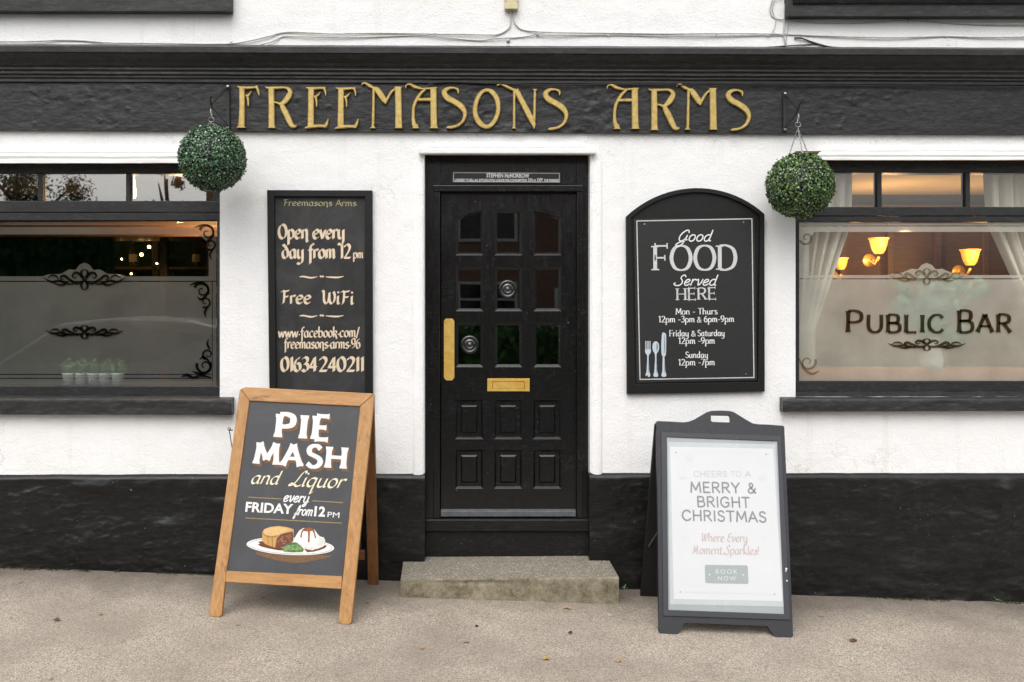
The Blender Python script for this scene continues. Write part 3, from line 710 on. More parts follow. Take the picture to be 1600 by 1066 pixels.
# ---------------------------------------------------------------- the public house
pub = thing('pub_building', 'white rendered pub front with black plinth, black fascia and panelled door', 'building', (0, 0, 0))
WY, RV = 0.0, .11
X = lambda px, y=0: P(px, PY0, y).x
Z = lambda py, y=0: P(PX0, py, y).z
# openings in the wall: x0, x1, z0, z1
opens = [(X(-83), X(343.5), Z(622), Z(236)), (X(663), X(922), -.3, Z(237)), (X(1243), X(1652), Z(620), Z(236))]
XA, XB, ZA, ZB = -5.2, 5.8, -.4, 6.2
xs = sorted({XA, XB, *[v for o in opens for v in o[:2]]}); zs = sorted({ZA, ZB, *[v for o in opens for v in o[2:]]})
mb = MB()
for i in range(len(xs)-1):
    for j in range(len(zs)-1):
        cxm, czm = (xs[i]+xs[i+1])/2, (zs[j]+zs[j+1])/2
        if any(o[0] < cxm < o[1] and o[2] < czm < o[3] for o in opens): continue
        mb.face([(xs[i], 0, zs[j]), (xs[i+1], 0, zs[j]), (xs[i+1], 0, zs[j+1]), (xs[i], 0, zs[j+1])])
for x0, x1, z0, z1 in opens:
    for a, c in (((x0, z0), (x0, z1)), ((x0, z1), (x1, z1)), ((x1, z1), (x1, z0)), ((x1, z0), (x0, z0))):
        mb.face([(a[0], 0, a[1]), (c[0], 0, c[1]), (c[0], .16, c[1]), (a[0], .16, a[1])])
mb.box((XA, .3, ZB), (XB, 4, ZB+.1)); mb.box((XA-.2, .0, ZA), (XA, 4, ZB)); mb.box((XB, 0, ZA), (XB+.2, 4, ZB)); mb.box((XA, 4, ZA), (XB, 4.2, ZB))
mb.build('wall', M['white_render'], pub)

# plinth: two lumpy black lengths either side of the door, each with its top ledge
def plinth(x0, x1, pl_top_l, pl_top_r):
    mb = MB(); nx, nz = int((x1-x0)*120), 84
    def front(u, v):
        x = x0+(x1-x0)*u; zt = pl_top_l+(pl_top_r-pl_top_l)*u+.003*fbm(x*3, 0, 5); zb = ground_z(x, 0)-.05; z = zb+(zt-zb)*v
        q = fbm(x*1.5, z*2.5, 31); lump = .012*fbm(x*2.2, z*5.5, 1)+.0020*fbm(x*6, z*9, 2, 3)
        lump += 0.0034*max(0, 1-abs(fbm(x*4.2+q, z*9, 44, 5))*3.4)**4*max(0, min(1, .45+2.5*q))+.0009*fbm(x*26, z*34, 9, 3)
        if v > .80 and x < 0: lump += .010*max(0, fbm(x*3, 1.5, 12)+.25)*max(0, 1-abs(v-.92)/.10)
        if x > 0: lump += .006*math.exp(-(((z-.33-.02*fbm(x*2, 0, 3))/.006)**2))*max(0, fbm(x*1.3, 5, 2)+.15)
        lump += .012*max(0, 1-abs(v-.97)/.06)*0
        if x > 2.85: lump += .016*math.exp(-((x-3.12-(z-.45)*.35)/.05)**2)
        edge = .012*max(0, (v-.97)/.03)**2
        return (x, -.022-lump*min(1, (1-v)*8+.15)+edge, z)
    mb.grid(front, nx, nz)
    n0 = len(mb.v)
    def top(u, v):
        p = front(u, 1); return (p[0], p[1]+(0.004-p[1])*v, p[2]+.012*v)
    mb.grid(top, nx, 2)
    for u in (0, 1):
        for j in range(nz):
            a, c = front(u, j/nz), front(u, (j+1)/nz); mb.face([a, (a[0], .12, a[2]), (c[0], .12, c[2]), c] if u == 0 else [a, c, (c[0], .12, c[2]), (a[0], .12, a[2])])
    mb.build('plinth', M['plinth_paint'], pub, True)
plinth(XA, X(664), Z(747, -.02), Z(743, -.02)); plinth(X(920.5), XB, Z(742, -.02), Z(743.5, -.02))

# fascia board and cornice
def lerp_py(px, l, r): return l+(r-l)*px/1600
FB = [(P(a_, b_).x, P(a_, b_).z) for a_, b_ in ((1325, 158), (1355, 150), (1385, 155), (1400, 146), (1412, 143), (1275, 193), (1316, 188), (1355, 186), (1310, 200), (140, 143), (142, 149), (203, 141), (228, 140), (320, 143), (203, 172), (160, 190), (466, 156), (515, 168), (470, 198), (735, 150), (728, 198), (885, 195), (1252, 158), (283, 153), (75, 160), (80, 142))]
mb = MB()
def fas(u, v):
    px = -760+3200*u; zb = Z(lerp_py(px, 203.5, 210.5), -.03); zt = Z(lerp_py(px, 124, 131), -.03); x = X(px, -.03); z = zb+(zt-zb)*v
    l = .003*fbm(x*2, z*4, 8)+.0013*fbm(x*13, z*26, 4, 4)+.0018*(1-abs(fbm(x*4, z*9, 60, 3))*2.4)**3*max(0, min(1, .15+3*fbm(x*1.1, z, 5)))
    for bx_, bz_ in FB:
        d2 = ((x-bx_)**2+(z-bz_)**2)/.012**2
        if d2 < 6: l += .0045*math.exp(-d2)*(1+.9*fbm(x*60, z*60, 2, 2))
    q = fbm(x*1.1, z*1.4, 21)
    l += .006*math.exp(-((x-X(62)+.02*math.sin(z*30))/.02)**2)*fbm(x*20, z*24, 3, 4)
    for cx_, wd_ in ((665, .05), (700, .05), (930, .16), (745, .06)): l += .007*math.exp(-((x-X(cx_))/wd_)**2)*fbm(x*14, z*16, 9, 5)
    if q > .12: l += .012*(q-.12)*fbm(x*13, z*17, 9, 5)
    return (x, -.030-l, z)
mb.grid(fas, 1500, 44)
mb.grid(lambda u, v: (lambda p: (p[0], p[1]+(.01-p[1])*v, p[2]))(fas(u, 0)), 1500, 1)
mb.build('fascia_board', M['fascia_paint'], pub, True)
prof = [(.0, 70), (-.15, 72.5), (-.155, 73), (-.155, 82), (-.146, 83), (-.138, 86), (-.120, 92), (-.098, 98), (-.086, 103), (-.080, 103.5), (-.076, 106.5), (-.078, 109), (-.070, 110), (-.064, 112), (-.066, 116), (-.058, 117), (-.052, 118.5), (-.053, 121.5), (-.046, 122.5), (-.042, 124), (-.043, 128.5), (-.036, 129.5), (-.02, 130)]
mb = MB(); nu = 400
for i, (yy, pyy) in enumerate(prof):
    for k in range(nu+1):
        px = -760+3200*k/nu; py_ = pyy+lerp_py(px, -1, 4.5); x = X(px, yy)
        mb.v.append((x, yy+.0012*fbm(x*6, i*.7, 2), Z(py_, yy)+.0012*fbm(x*3.5, i*.31, 7)))
for i in range(len(prof)-1):
    for k in range(nu):
        a = i*(nu+1)+k; mb.f.append((a, a+nu+1, a+nu+2, a+1)); mb.m.append(0)
cn = mb.build('cornice', M['cornice_paint'], pub)
md = cn.modifiers.new('edge', 'BEVEL'); md.width = .0015; md.segments = 1; md.limit_method = 'ANGLE'; md.angle_limit = R(25)

# door surround: plaster roll moulding either side and over the door
mb = MB()
for x0, x1 in ((645, 662), (924, 941)):
    mb = MB()
    for (a, c, yy) in ((x0, x1, -.012), (x0+4, x1-4, -.022)):
        zt, zb = Z(247), Z(741)
        lo, hi = X(a), X(c)
        mb.tube([((lo+hi)/2, -.004, zb-.01), ((lo+hi)/2, -.004, zb+.12), ((lo+hi)/2, -.004, zt-.05), ((lo+hi)/2, -.004, zt-.012)], [(hi-lo)*.5, (hi-lo)*.5, (hi-lo)*.5, (hi-lo)*.3], 16, 0, False)
    mb.v = [(a_, b_*.27, c_) for a_, b_, c_ in mb.v]; mb.build('door_surround', M['white_render'], pub, True)
def strip(x0, x1, z0, z1, y1, bev=0):
    mb.hexa([(x0, .0, z0), (x1, .0, z0), (x1, y1, z0), (x0, y1, z0), (x0, .0, z1), (x1, .0, z1), (x1, y1, z1), (x0, y1, z1)])
mb = MB()
xa, xb, xc, xd = X(655), X(930), X(668), X(912)
mb.box((xa, -.045, Z(242)), (xb, .02, Z(233.5))); mb.box((xc, -.03, Z(233.5)+.002), (xd, .0, Z(225.5)))
mb.build('head_moulding', M['white_trim'], pub, False, .006)

# door frame, head board, threshold and riser (set back in the reveal)
FY = .09
def boxpx(mb, x0, y0, x1, y1, yf, yb):   # photo rectangle measured on plane yf
    mb.box((X(x0, yf), yf, Z(y1, yf)), (X(x1, yf), yb, Z(y0, yf)))
mb = MB()
boxpx(mb, 664, 236, 687.5, 812, FY, .2); boxpx(mb, 901.5, 236, 921, 812, FY, .2)
mb.build('door_jamb', M['joinery_paint'], pub, False, .003)
mb = MB(); boxpx(mb, 687.6, 236, 901.4, 289, FY+.003, .2); mb.build('head_board', M['joinery_paint'], pub, False, .003)
mb = MB(); boxpx(mb, 677, 289.5, 911, 299, FY-.014, .15); boxpx(mb, 677, 299, 687.4, 810, FY-.006, .15); boxpx(mb, 901.6, 299, 911, 810, FY-.006, .15); mb.build('door_stop', M['joinery_paint'], pub, False, .003)
mb = MB()
boxpx(mb, 662, 812, 921, 831, FY-.035, .25); mb.build('threshold', M['plinth_paint'], pub, False, .005)
mb = MB(); zt, zb = Z(831, FY), Z(872, FY)-.12
mb.grid(lambda u, v: (X(662, FY)+(X(921, FY)-X(662, FY))*u, FY-.01+.004*fbm(u*6, v*3, 3), zb+(zt-zb)*v), 60, 14); mb.build('riser', M['plinth_paint'], pub, True)

# door leaf: one board with nine glazed openings and six sunk panels
DY = .125
pd = YP(DY)
def pxr(x0, y0, x1, y1): return [tuple(pd.px(*q)) for q in ((x0, y1), (x1, y1), (x1, y0), (x0, y0))]
cols = [(713, 754), (774, 815), (835, 876)]
glz = []; pan = []
for j, (r0, r1) in enumerate(((329.5, 398), (418.5, 485.5), (505.5, 573))):
    for i, (c0, c1) in enumerate(cols):
        q = [(c0, r1), (c1, r1), (c1, r0), (c0, r0)]
        if j == 0 and i == 0: q = [(c0, r1), (c1, r1), (c1, 329.5), (c0+22, 333.5), (c0, 341)]
        if j == 0 and i == 2: q = [(c0, r1), (c1, r1), (c1, 341), (c1-22, 333.5), (c0, 329.5)]
        glz.append(q)
for r0, r1 in ((625.5, 685.5), (703.5, 763)):
    for c0, c1 in cols: pan.append([(c0-1, r1), (c1, r1), (c1, r0), (c0-1, r0)])
def inset(q, d):
    cxx = sum(p[0] for p in q)/len(q); cyy = sum(p[1] for p in q)/len(q)
    return [(p[0]+(d if p[0] < cxx else -d), p[1]+(d if p[1] < cyy else -d)) for p in q]
mb = MB()
outer = pxr(688.5, 299.5, 901, 809)
holes = [[tuple(pd.px(*p)) for p in q] for q in glz+pan]
mb.prism(pd, [outer]+holes, -.045, 0)
for q in glz:      # glazing beads
    a = [pd.px(*p) for p in q]; b_ = [pd.px(*p) for p in inset(q, 3.2)]; n = len(q)
    for i in range(n):
        k = (i+1) % n; mb.face([pd.at(*a[i], -.006), pd.at(*a[k], -.006), pd.at(*b_[k], -.016), pd.at(*b_[i], -.016)]); mb.face([pd.at(*b_[i], -.016), pd.at(*b_[k], -.016), pd.at(*b_[k], -.026), pd.at(*b_[i], -.026)])
door = mb.build('door', M['joinery_paint'], pub); bv = door.modifiers.new('bevel', 'BEVEL'); bv.width = .003; bv.segments = 2; bv.limit_method = 'ANGLE'; bv.angle_limit = R(50)
for q in pan:
    mb = MB(); a = [pd.px(*p) for p in q]; b_ = [pd.px(*p) for p in inset(q, 2.5)]; c_ = [pd.px(*p) for p in inset(q, 8)]; d_ = [pd.px(*p) for p in inset(q, 10.5)]
    for l0, h0, l1, h1 in ((a, -.003, b_, -.013), (b_, -.013, c_, -.013), (c_, -.013, d_, -.005)):
        for i in range(4): k = (i+1) % 4; mb.face([pd.at(*l0[i], h0), pd.at(*l0[k], h0), pd.at(*l1[k], h1), pd.at(*l1[i], h1)])
    mb.face([pd.at(*p, -.005) for p in d_]); mb.build('raised_panel', M['joinery_paint'], door)
for q in glz:
    mb = MB(); mb.prism(pd, [[tuple(pd.px(*p)) for p in inset(q, 1.0)]], -.029, -.024); mb.face([pd.at(*pd.px(*p), -.0445) for p in q]) if False else None
    mb.build('pane', M['door_glass'], door)
for px_, py_ in ((793.5, 452), (734, 539)):      # bull's-eye roundels in two panes
    mb = MB(); c = pd.at(*pd.px(px_, py_), -.0235)
    r_ = 15.5/265
    mb.lathe(c, [(r_, 0), (r_*.94, .006), (r_*.80, .009), (r_*.66, .004), (r_*.55, .003), (r_*.48, .008), (r_*.38, .010), (r_*.30, .005), (r_*.22, .006), (r_*.12, .013), (0.0005, .015)], 40, 'y')
    for p in range(len(mb.v)): pass
    t_ = mb.build('bullseye', M.get('roundel') or M.setdefault('roundel', simple('roundel', (.012, .012, .012), .05, .9, 0, .05, 10, 0)), door, True)
mb = MB(); q = [(693.5, 502), (696.5, 498), (707, 498), (710, 502), (710, 590), (706.5, 594.5), (697, 594.5), (693.5, 590)]
mb.prism(pd, [[tuple(pd.px(*p)) for p in reversed(q)]], 0, .004); pp = mb.build('push_plate', M['brass'], door, False, .0012)
for sx_, sy_ in ((699, 501), (705, 501), (699, 591), (705, 591)): mb = MB(); mb.lathe(pd.at(*pd.px(sx_, sy_), .004), [(.004, 0), (.003, .0012), (.0003, .0016)], 10, 'y'); mb.build('screw', M['brass'], door)
mb = MB(); mb.prism(pd, [pxr(761.5, 591.5, 827.5, 611.5), list(reversed(pxr(769.5, 596, 819.5, 608)))], 0, .006); lb = mb.build('letter_plate', M['brass'], door, False, .0015)
mb = MB(); mb.prism(pd, [pxr(770, 596.5, 819, 607.5)], 0, .0035); mb.build('letter_flap', M['brass'], door, False, .001)
mb = MB(); x0, x1 = X(688.5, DY-.03), X(900, DY-.03); za, zb_, zc = Z(795, DY), Z(799, DY-.03), Z(807.5, DY-.03)
mb.hexa([(x0, DY-.03, zc), (x1, DY-.03, zc), (x1, DY-.001, zc), (x0, DY-.001, zc), (x0, DY-.026, zb_), (x1, DY-.026, zb_), (x1, DY-.001, za), (x0, DY-.001, za)])
simple('worn_grey_paint', (.10, .105, .115), .4, .5, 0, .4, 24, .3)
mb.build('weatherboard', M['worn_grey_paint'], door, False, .003)
# licence plate over the door
lp = YP(FY)
lic = thing('licence_plate', 'narrow black licence plate with white lettering fixed above the door', 'sign', tuple(P(791, 286, FY)))
mb = MB(); q = [(707, 268), (876, 269), (876, 286.5), (706, 285.5)]; mb.prism(lp, [[tuple(lp.px(*p)) for p in reversed(q)]], .0, .004); lpn = mb.build('plate', M['licence_black'], lic)
lf = lp.off(.004); mb = MB()
def rim(mb, pl, q, wpx, lift=.0006):
    for i in range(len(q)):
        a, b_ = q[i], q[(i+1) % len(q)]; vstroke(mb, pl, [(a[0], a[1], wpx), (b_[0], b_[1], wpx)], lift=lift, caps=True)
rim(mb, lf, [(709, 270), (874, 271), (874, 284.6), (708.5, 284)], .9); mb.build('border', M['sign_white'], lic)
mb = MB(); ftext(mb, lf, 'STEPHEN McMORROW', (760, 277.6), (827, 278.2), 6.8, .035)
ftext(mb, lf, 'LICENSED TO SELL ALL INTOXICATING LIQUOR FOR CONSUMPTION', (710.5, 283.2), (823, 283.8), 3.9, .03); ftext(mb, lf, 'ON', (825, 284), (832, 284), 5.4, .02); ftext(mb, lf, 'OR', (833.5, 284), (837.5, 284), 3.9, .03); ftext(mb, lf, 'OFF', (839, 284), (848, 284), 5.4, .02); ftext(mb, lf, 'THE PREMISES', (850, 284), (873, 284), 3.9, .03)
mb.build('lettering', M['white_paint_text'], lic)

# doorstep
SD = -.30
st = MB(); tl, tr_, fl, fr_ = P(630, 878, -.022), P(952, 876, -.022), P(626, 904, SD), P(967, 901, SD)
nst = 60
def step_front(u, v):
    a = fl.lerp(fr_, u); gz = ground_z(a.x, SD)-.04; z = gz+(a.z-gz)*v
    lump = .003*fbm(a.x*5, z*9, 2)+.0022*fbm(a.x*22, z*22, 4)
    ch = .010*math.exp(-((u-.35)/.14)**2)*math.exp(-((v-.83)/.06)**2)
    rd = .010*max(0, (v-.93)/.07)**2
    return (a.x, SD-lump+ch+rd, z-(.004*max(0, (v-.93)/.07)**2))
st.grid(step_front, nst, 22, 1)
back_l = Vector((X(663, .08), .085, P(663, 868, .08).z)); back_r = Vector((X(921, .08), .085, P(921, 867, .08).z))
def step_top(u, v):
    f = Vector(step_front(u, 1)); bk = tl.lerp(tr_, u); p = f.lerp(bk, v); return (p.x, p.y, p.z+.0018*fbm(p.x*12, p.y*12, 6)*min(1, v*6))
st.grid(step_top, nst, 20, 0)
st.grid(lambda u, v: (lambda a: (back_l.x+(back_r.x-back_l.x)*u, a.y+(.085-a.y)*v, a.z+.002*v))(tl.lerp(tr_, .1+.8*u)), 20, 6, 0)
for u, inv in ((0, 0), (1, 1)):
    a, c = Vector(step_front(u, 1)), (tl if u == 0 else tr_); gz = -.15; f = [(a.x, a.y, gz), a, c, (c.x, .0, gz)]; st.face(f if inv == 0 else f[::-1], 1)
stp = st.build('doorstep', [M['step_top'], M['step_side']], None, True)
tag(stp, 'worn grey concrete doorstep with mossy brown front below the pub door', 'doorstep')

# ---------------------------------------------------------------- windows
def window(x0, x1, sill_l, sill_r, trans, rows, right):
    """x0,x1: opening in photo px; trans: transom pane px ranges; rows: py of head, transom panes, bar, lower pane, rail, sill"""
    WYF = .07
    mb = MB()
    hd0, tp0, tp1, bar1, lp1, rail1 = rows
    boxpx(mb, x0, hd0, x1, tp0, WYF+.012, .2)                       # head
    boxpx(mb, x0, tp1, x1, (tp1+bar1)/2+1, WYF, .16); boxpx(mb, x0, (tp1+bar1)/2+1.8, x1, bar1-2.5, WYF+.006, .16)   # transom in two steps
    boxpx(mb, x0, lp1, x1, rail1, WYF+.004, .16)
    edges = [x0]+[v for t_ in trans for v in t_]+[x1]
    for i in range(0, len(edges), 2): boxpx(mb, edges[i], tp0, edges[i+1], tp1, WYF+.008, .14)
    lx0, lx1 = (x0+6, x1-4.7)
    boxpx(mb, x0, bar1-2.5, lx0, lp1, WYF+.005, .14); boxpx(mb, lx1, bar1-2.5, x1, lp1, WYF+.005, .14)
    fr = mb.build('window', M['frame_paint'], pub, False, .003)
    for a, b_ in trans:
        mb = MB(); mb.prism(YP(WYF+.028), [[tuple(YP(WYF+.02).px(*q)) for q in ((a-1, tp1+1), (b_+1, tp1+1), (b_+1, tp0-1), (a-1, tp0-1))]], -.002, 0); mb.build('transom_pane', M['transom_glass'] if not right else M['window_glass'], fr)
    gp = YP(WYF+.022); mb = MB(); mb.face([gp.at(*gp.px(*q)) for q in ((lx0-1, lp1+1), (lx1+1, lp1+1), (lx1+1, bar1-3), (lx0-1, bar1-3))]); mb.build('pane', M['window_glass'], fr)
    # sloping sub-sill and projecting sill
    mb = MB(); nseg = 120; za, zb_ = Z(rail1, .06), Z(sill_l[0]+.5, -.03)
    mb.grid(lambda u, v: (X(x0)+(X(x1)-X(x0))*u, .075+(-.034-.075)*v+.003*fbm(u*14, v*2, 5), za+(zb_-za)*v+.003*fbm(u*10, v*3, 1)), nseg, 8)
    mb.build('sub_sill', M['sill_paint'], fr, True)
    mb = MB(); xs0, xs1 = sill_l[2], sill_l[3]
    nn = 160
    def sf(u, v):
        px = xs0+(xs1-xs0)*u; x = X(px, -.06); zt, zb2 = Z(sill_l[0]+(sill_r[0]-sill_l[0])*u, -.06), Z(sill_l[1]+(sill_r[1]-sill_l[1])*u, -.06)
        rr = max(0, (v-.9)/.1)**2*.006
        return (x, -.06-.004*fbm(x*5, v*1.2, 4)-.002*fbm(x*18, v*4, 6)+rr, zb2+(zt-zb2)*v+.0015*fbm(x*9, 3, 2))
    mb.grid(sf, nn, 8)
    mb.grid(lambda u, v: (lambda p: (p[0], p[1]+(.001-p[1])*v, p[2]+.006*v))(sf(u, 1)), nn, 2); mb.grid(lambda u, v: (lambda p: (p[0], p[1]+(.001-p[1])*(1-v), p[2]))(sf(u, 0)), nn, 2)
    for u in (0, 1):
        for j in range(8):
            a, c = sf(u, j/8), sf(u, (j+1)/8); q = [a, c, (c[0], .001, c[2]), (a[0], .001, a[2])]; mb.face(q if u else q[::-1])
    mb.build('sill', M['sill_paint'], fr, True)
    return fr, gp
def headm(fr, x0, x1, ys):
    mb = MB(); n = 90
    pr = [(0, ys[0]), (-.030, ys[0]+.8), (-.034, ys[0]+4), (-.030, ys[0]+6.5), (-.044, ys[0]+7.5), (-.048, ys[0]+11), (-.040, ys[0]+15), (-.050, ys[0]+16), (-.050, ys[1]), (.05, ys[1]+.3)]
    for k in range(n+1):
        px = x0+(x1-x0)*k/n
        for i, (yy, py_) in enumerate(pr):
            ch = max(0, 1-i/5)*(6 if x0 > 800 else 0); pxx = max(px, x0+ch*2.2) if x0 > 800 else px
            x = X(pxx, yy); mb.v.append((x, yy+.002*fbm(x*4, i*.4, 3), Z(py_, yy)+.0022*fbm(x*3, i*.3, 1)))
    m_ = len(pr)
    for k in range(n):
        for i in range(m_-1): a = k*m_+i; mb.f.append((a, a+1, a+m_+1, a+m_)); mb.m.append(0)
    mb.f.append(tuple(range(m_))); mb.m.append(0); mb.f.append(tuple(n*m_+i for i in reversed(range(m_)))); mb.m.append(0)
    mb.build('head_moulding', M['white_trim'], fr)
winL, gpL = window(-83, 343.5, (622.5, 648, -120, 362), (623.5, 648.5), [(-75, 59), (66.5, 196.5), (203.5, 332.5)], (254, 271.5, 314, 347, 603.5, 618), False)
headm(winL, -120, 343, (233.5, 255))
winR, gpR = window(1243, 1652, (623.5, 643.5, 1223, 1690), (623, 642), [(1250, 1371), (1378, 1509), (1516, 1645)], (251, 270, 323.5, 349, 595.5, 612), True)
headm(winR, 1277, 1690, (231, 250))

# etched work --------------------------------------------------
def spiral(cx, cy, r, a0, turns, w0, w1, sgn=1, n=16):
    return [(cx+r*(1-i/n*.82)*math.cos(a0+sgn*turns*2*math.pi*i/n), cy+r*(1-i/n*.82)*math.sin(a0+sgn*turns*2*math.pi*i/n), w0+(w1-w0)*i/n) for i in range(n+1)]
def scrollwork(mb, pl, cx, cy, sx, sy, lift=.0012, wscale=1.0):
    """mirrored acanthus cresting centred on a pixel"""
    for s in (-1, 1):
        T = lambda L: [(cx+s*x*sx, cy+y*sy, w_*wscale) for x, y, w_ in L]
        vstroke(mb, pl, T([(2, 3, 2), (8, -6, 4.5), (15, -8, 4), (19, -3, 3), (15, 1, 2), (12, -2, 1.2)]), lift=lift)
        vstroke(mb, pl, T([(4, 8, 3.5), (14, 9, 4.5), (24, 3, 4), (32, -3, 4.5), (38, -1, 3), (36, 3, 2), (33, 2, 1)]), lift=lift)
        vstroke(mb, pl, T([(18, 11, 2), (30, 9, 4), (40, 5, 3.6), (52, 7, 3.6), (62, 2, 1.6), (66, -1, .6)]), lift=lift)
        vstroke(mb, pl, T([(26, 6, 1), (34, 12, 3.6), (44, 11, 2.4), (50, 8, .8)]), lift=lift)
        vstroke(mb, pl, T([(0, -14, 1), (5, -10, 3.5), (4, -4, 3), (0, 0, 2)]), lift=lift)
        vstroke(mb, pl, T([(0, 2, 3), (5, 12, 4), (3, 18, 3), (0, 20, 1)]), lift=lift)
        vstroke(mb, pl, T([(40, 3, 1), (46, -3, 3), (54, -3, 2.4), (58, 1, 1)]), lift=lift)
def frostpoly(mb, pl, pts): mb.flat(pl, [[tuple(pl.px(*p)) for p in pts]], 0)
fpl = YP(.07+.026); epl = YP(.07+.020)
mb = MB()
L0, L1 = -76, 338
frostpoly(mb, fpl, [(L0, 347), (L1, 347), (L1, 352), (L0, 352)]); frostpoly(mb, fpl, [(L0, 355), (L1, 355), (L1, 366.5), (L0, 366.5)])
frostpoly(mb, fpl, [(326, 366.5), (L1, 366.5), (L1, 432), (326, 432)]); frostpoly(mb, fpl, [(308, 366.5), (326, 366.5), (326, 392), (323, 378), (316, 371)])
frostpoly(mb, fpl, [(L0, 432), (66, 432), (76, 429), (96, 428), (108, 421), (118, 422), (124, 414), (132, 410.5), (140, 414), (146, 422), (156, 421), (168, 428), (188, 429), (198, 432), (L1, 432), (L1, 439), (L0, 439)])
frostpoly(mb, fpl, [(L0, 440.6), (331, 440.6), (331, 584.5), (L0, 584.5)]); frostpoly(mb, fpl, [(L0, 586), (331, 586), (331, 590.5), (L0, 590.5)]); frostpoly(mb, fpl, [(L0, 592), (331, 592), (331, 603.5), (L0, 603.5)]); frostpoly(mb, fpl, [(332.3, 440.6), (L1, 440.6), (L1, 603.5), (332.3, 603.5)])
mb.build('frosting', M['frost_grey'], winL)
for cy_, k1, k2 in ((434, .98, .95), (517, .92, .62)):
    mb = MB(); scrollwork(mb, epl, 132, cy_, k1, k2); mb.build('etched_scroll', M['etched_dark'], winL)
for cx_, cy_, s_, v_ in ((326, 362, 1, 1), (318, 452, 1, 1), (322, 574, 1, -1)):
    mb = MB()
    vstroke(mb, epl, spiral(cx_-2, cy_+2*v_, 13, R(200), 1.25, 4.5, 1.5, v_)); vstroke(mb, epl, spiral(cx_+3, cy_+20*v_, 9, R(120), 1.2, 3.6, 1, -v_))
    vstroke(mb, epl, [(cx_-22, cy_-6*v_, 1), (cx_-14, cy_-9*v_, 3.5), (cx_-4, cy_-10*v_, 3), (cx_+6, cy_-4*v_, 3), (cx_+8, cy_+8*v_, 2)]); vstroke(mb, epl, [(cx_+6, cy_+28*v_, 3), (cx_+2, cy_+36*v_, 3.5), (cx_+4, cy_+44*v_, 1)])
    vstroke(mb, epl, [(cx_-10, cy_+12*v_, 1), (cx_-4, cy_+16*v_, 4), (cx_+4, cy_+10*v_, 3), (cx_+9, cy_+2*v_, 1)])
    if v_ < 0: vstroke(mb, epl, [(283, 589, 1), (292, 586, 5), (302, 590, 4), (314, 587, 4), (330, 590, 2)])
    mb.build('etched_scroll', M['etched_dark'], winL)
mb = MB(); R0, R1 = 1248, 1648
frostpoly(mb, fpl, [(R0, 349), (R1, 349), (R1, 352.5), (R0, 352.5)]); frostpoly(mb, fpl, [(R0, 354), (R1, 354), (R1, 362.5), (R0, 362.5)])
frostpoly(mb, fpl, [(R0, 362.5), (1272, 362.5), (1264, 376), (1264, 430), (R0, 430)]); frostpoly(mb, fpl, [(R1, 362.5), (R1, 430), (1632, 430), (1632, 376), (1624, 362.5)])
frostpoly(mb, fpl, [(R0, 430), (1385, 430), (1394, 428), (1410, 426), (1424, 420), (1434, 421), (1440, 414), (1448, 411), (1456, 414), (1462, 421), (1472, 420), (1486, 426), (1502, 428), (1511, 430), (R1, 430), (R1, 435), (R0, 435)])
frostpoly(mb, fpl, [(R0, 436.6), (R1, 436.6), (R1, 595.5), (R0, 595.5)])
mb.build('frosting', M['frost_pale'], winR)
mb = MB(); scrollwork(mb, epl, 1448, 430, .9, .75, wscale=.9); mb.build('etched_border', M['etched_soft'], winR); mb = MB(); vstroke(mb, epl, spiral(1262, 566, 13, R(-20), 1.2, 4, 1.5)); vstroke(mb, epl, [(1248, 560, 2), (1256, 576, 4), (1268, 584, 4), (1280, 580, 1.5)]); mb.build('etched_border', M['etched_soft'], winR); mb = MB(); vstroke(mb, epl, spiral(1260, 372, 11, R(160), 1.2, 3.5, 1.5, -1))
mb.build('etched_border', M['etched_soft'], winR)
mb = MB(); scrollwork(mb, epl, 1448, 537, .92, .55, wscale=.95); mb.build('etched_scroll', M['etched_brown'], winR)
for s_, a, b_, c in (('P', 1322, 1347, 33.5), ('UBLIC', 1354.5, 1475, 27.5), ('B', 1496, 1521, 34), ('AR', 1526.5, 1580, 28)):
    mb = MB(); text(mb, epl, s_, (a, 519.2), (b_, 519.6), c, 'flare', 1.75 if c < 30 else 1.5, lift=.0012, gap=1.5); mb.build('window_lettering', M['etched_brown'], winR)

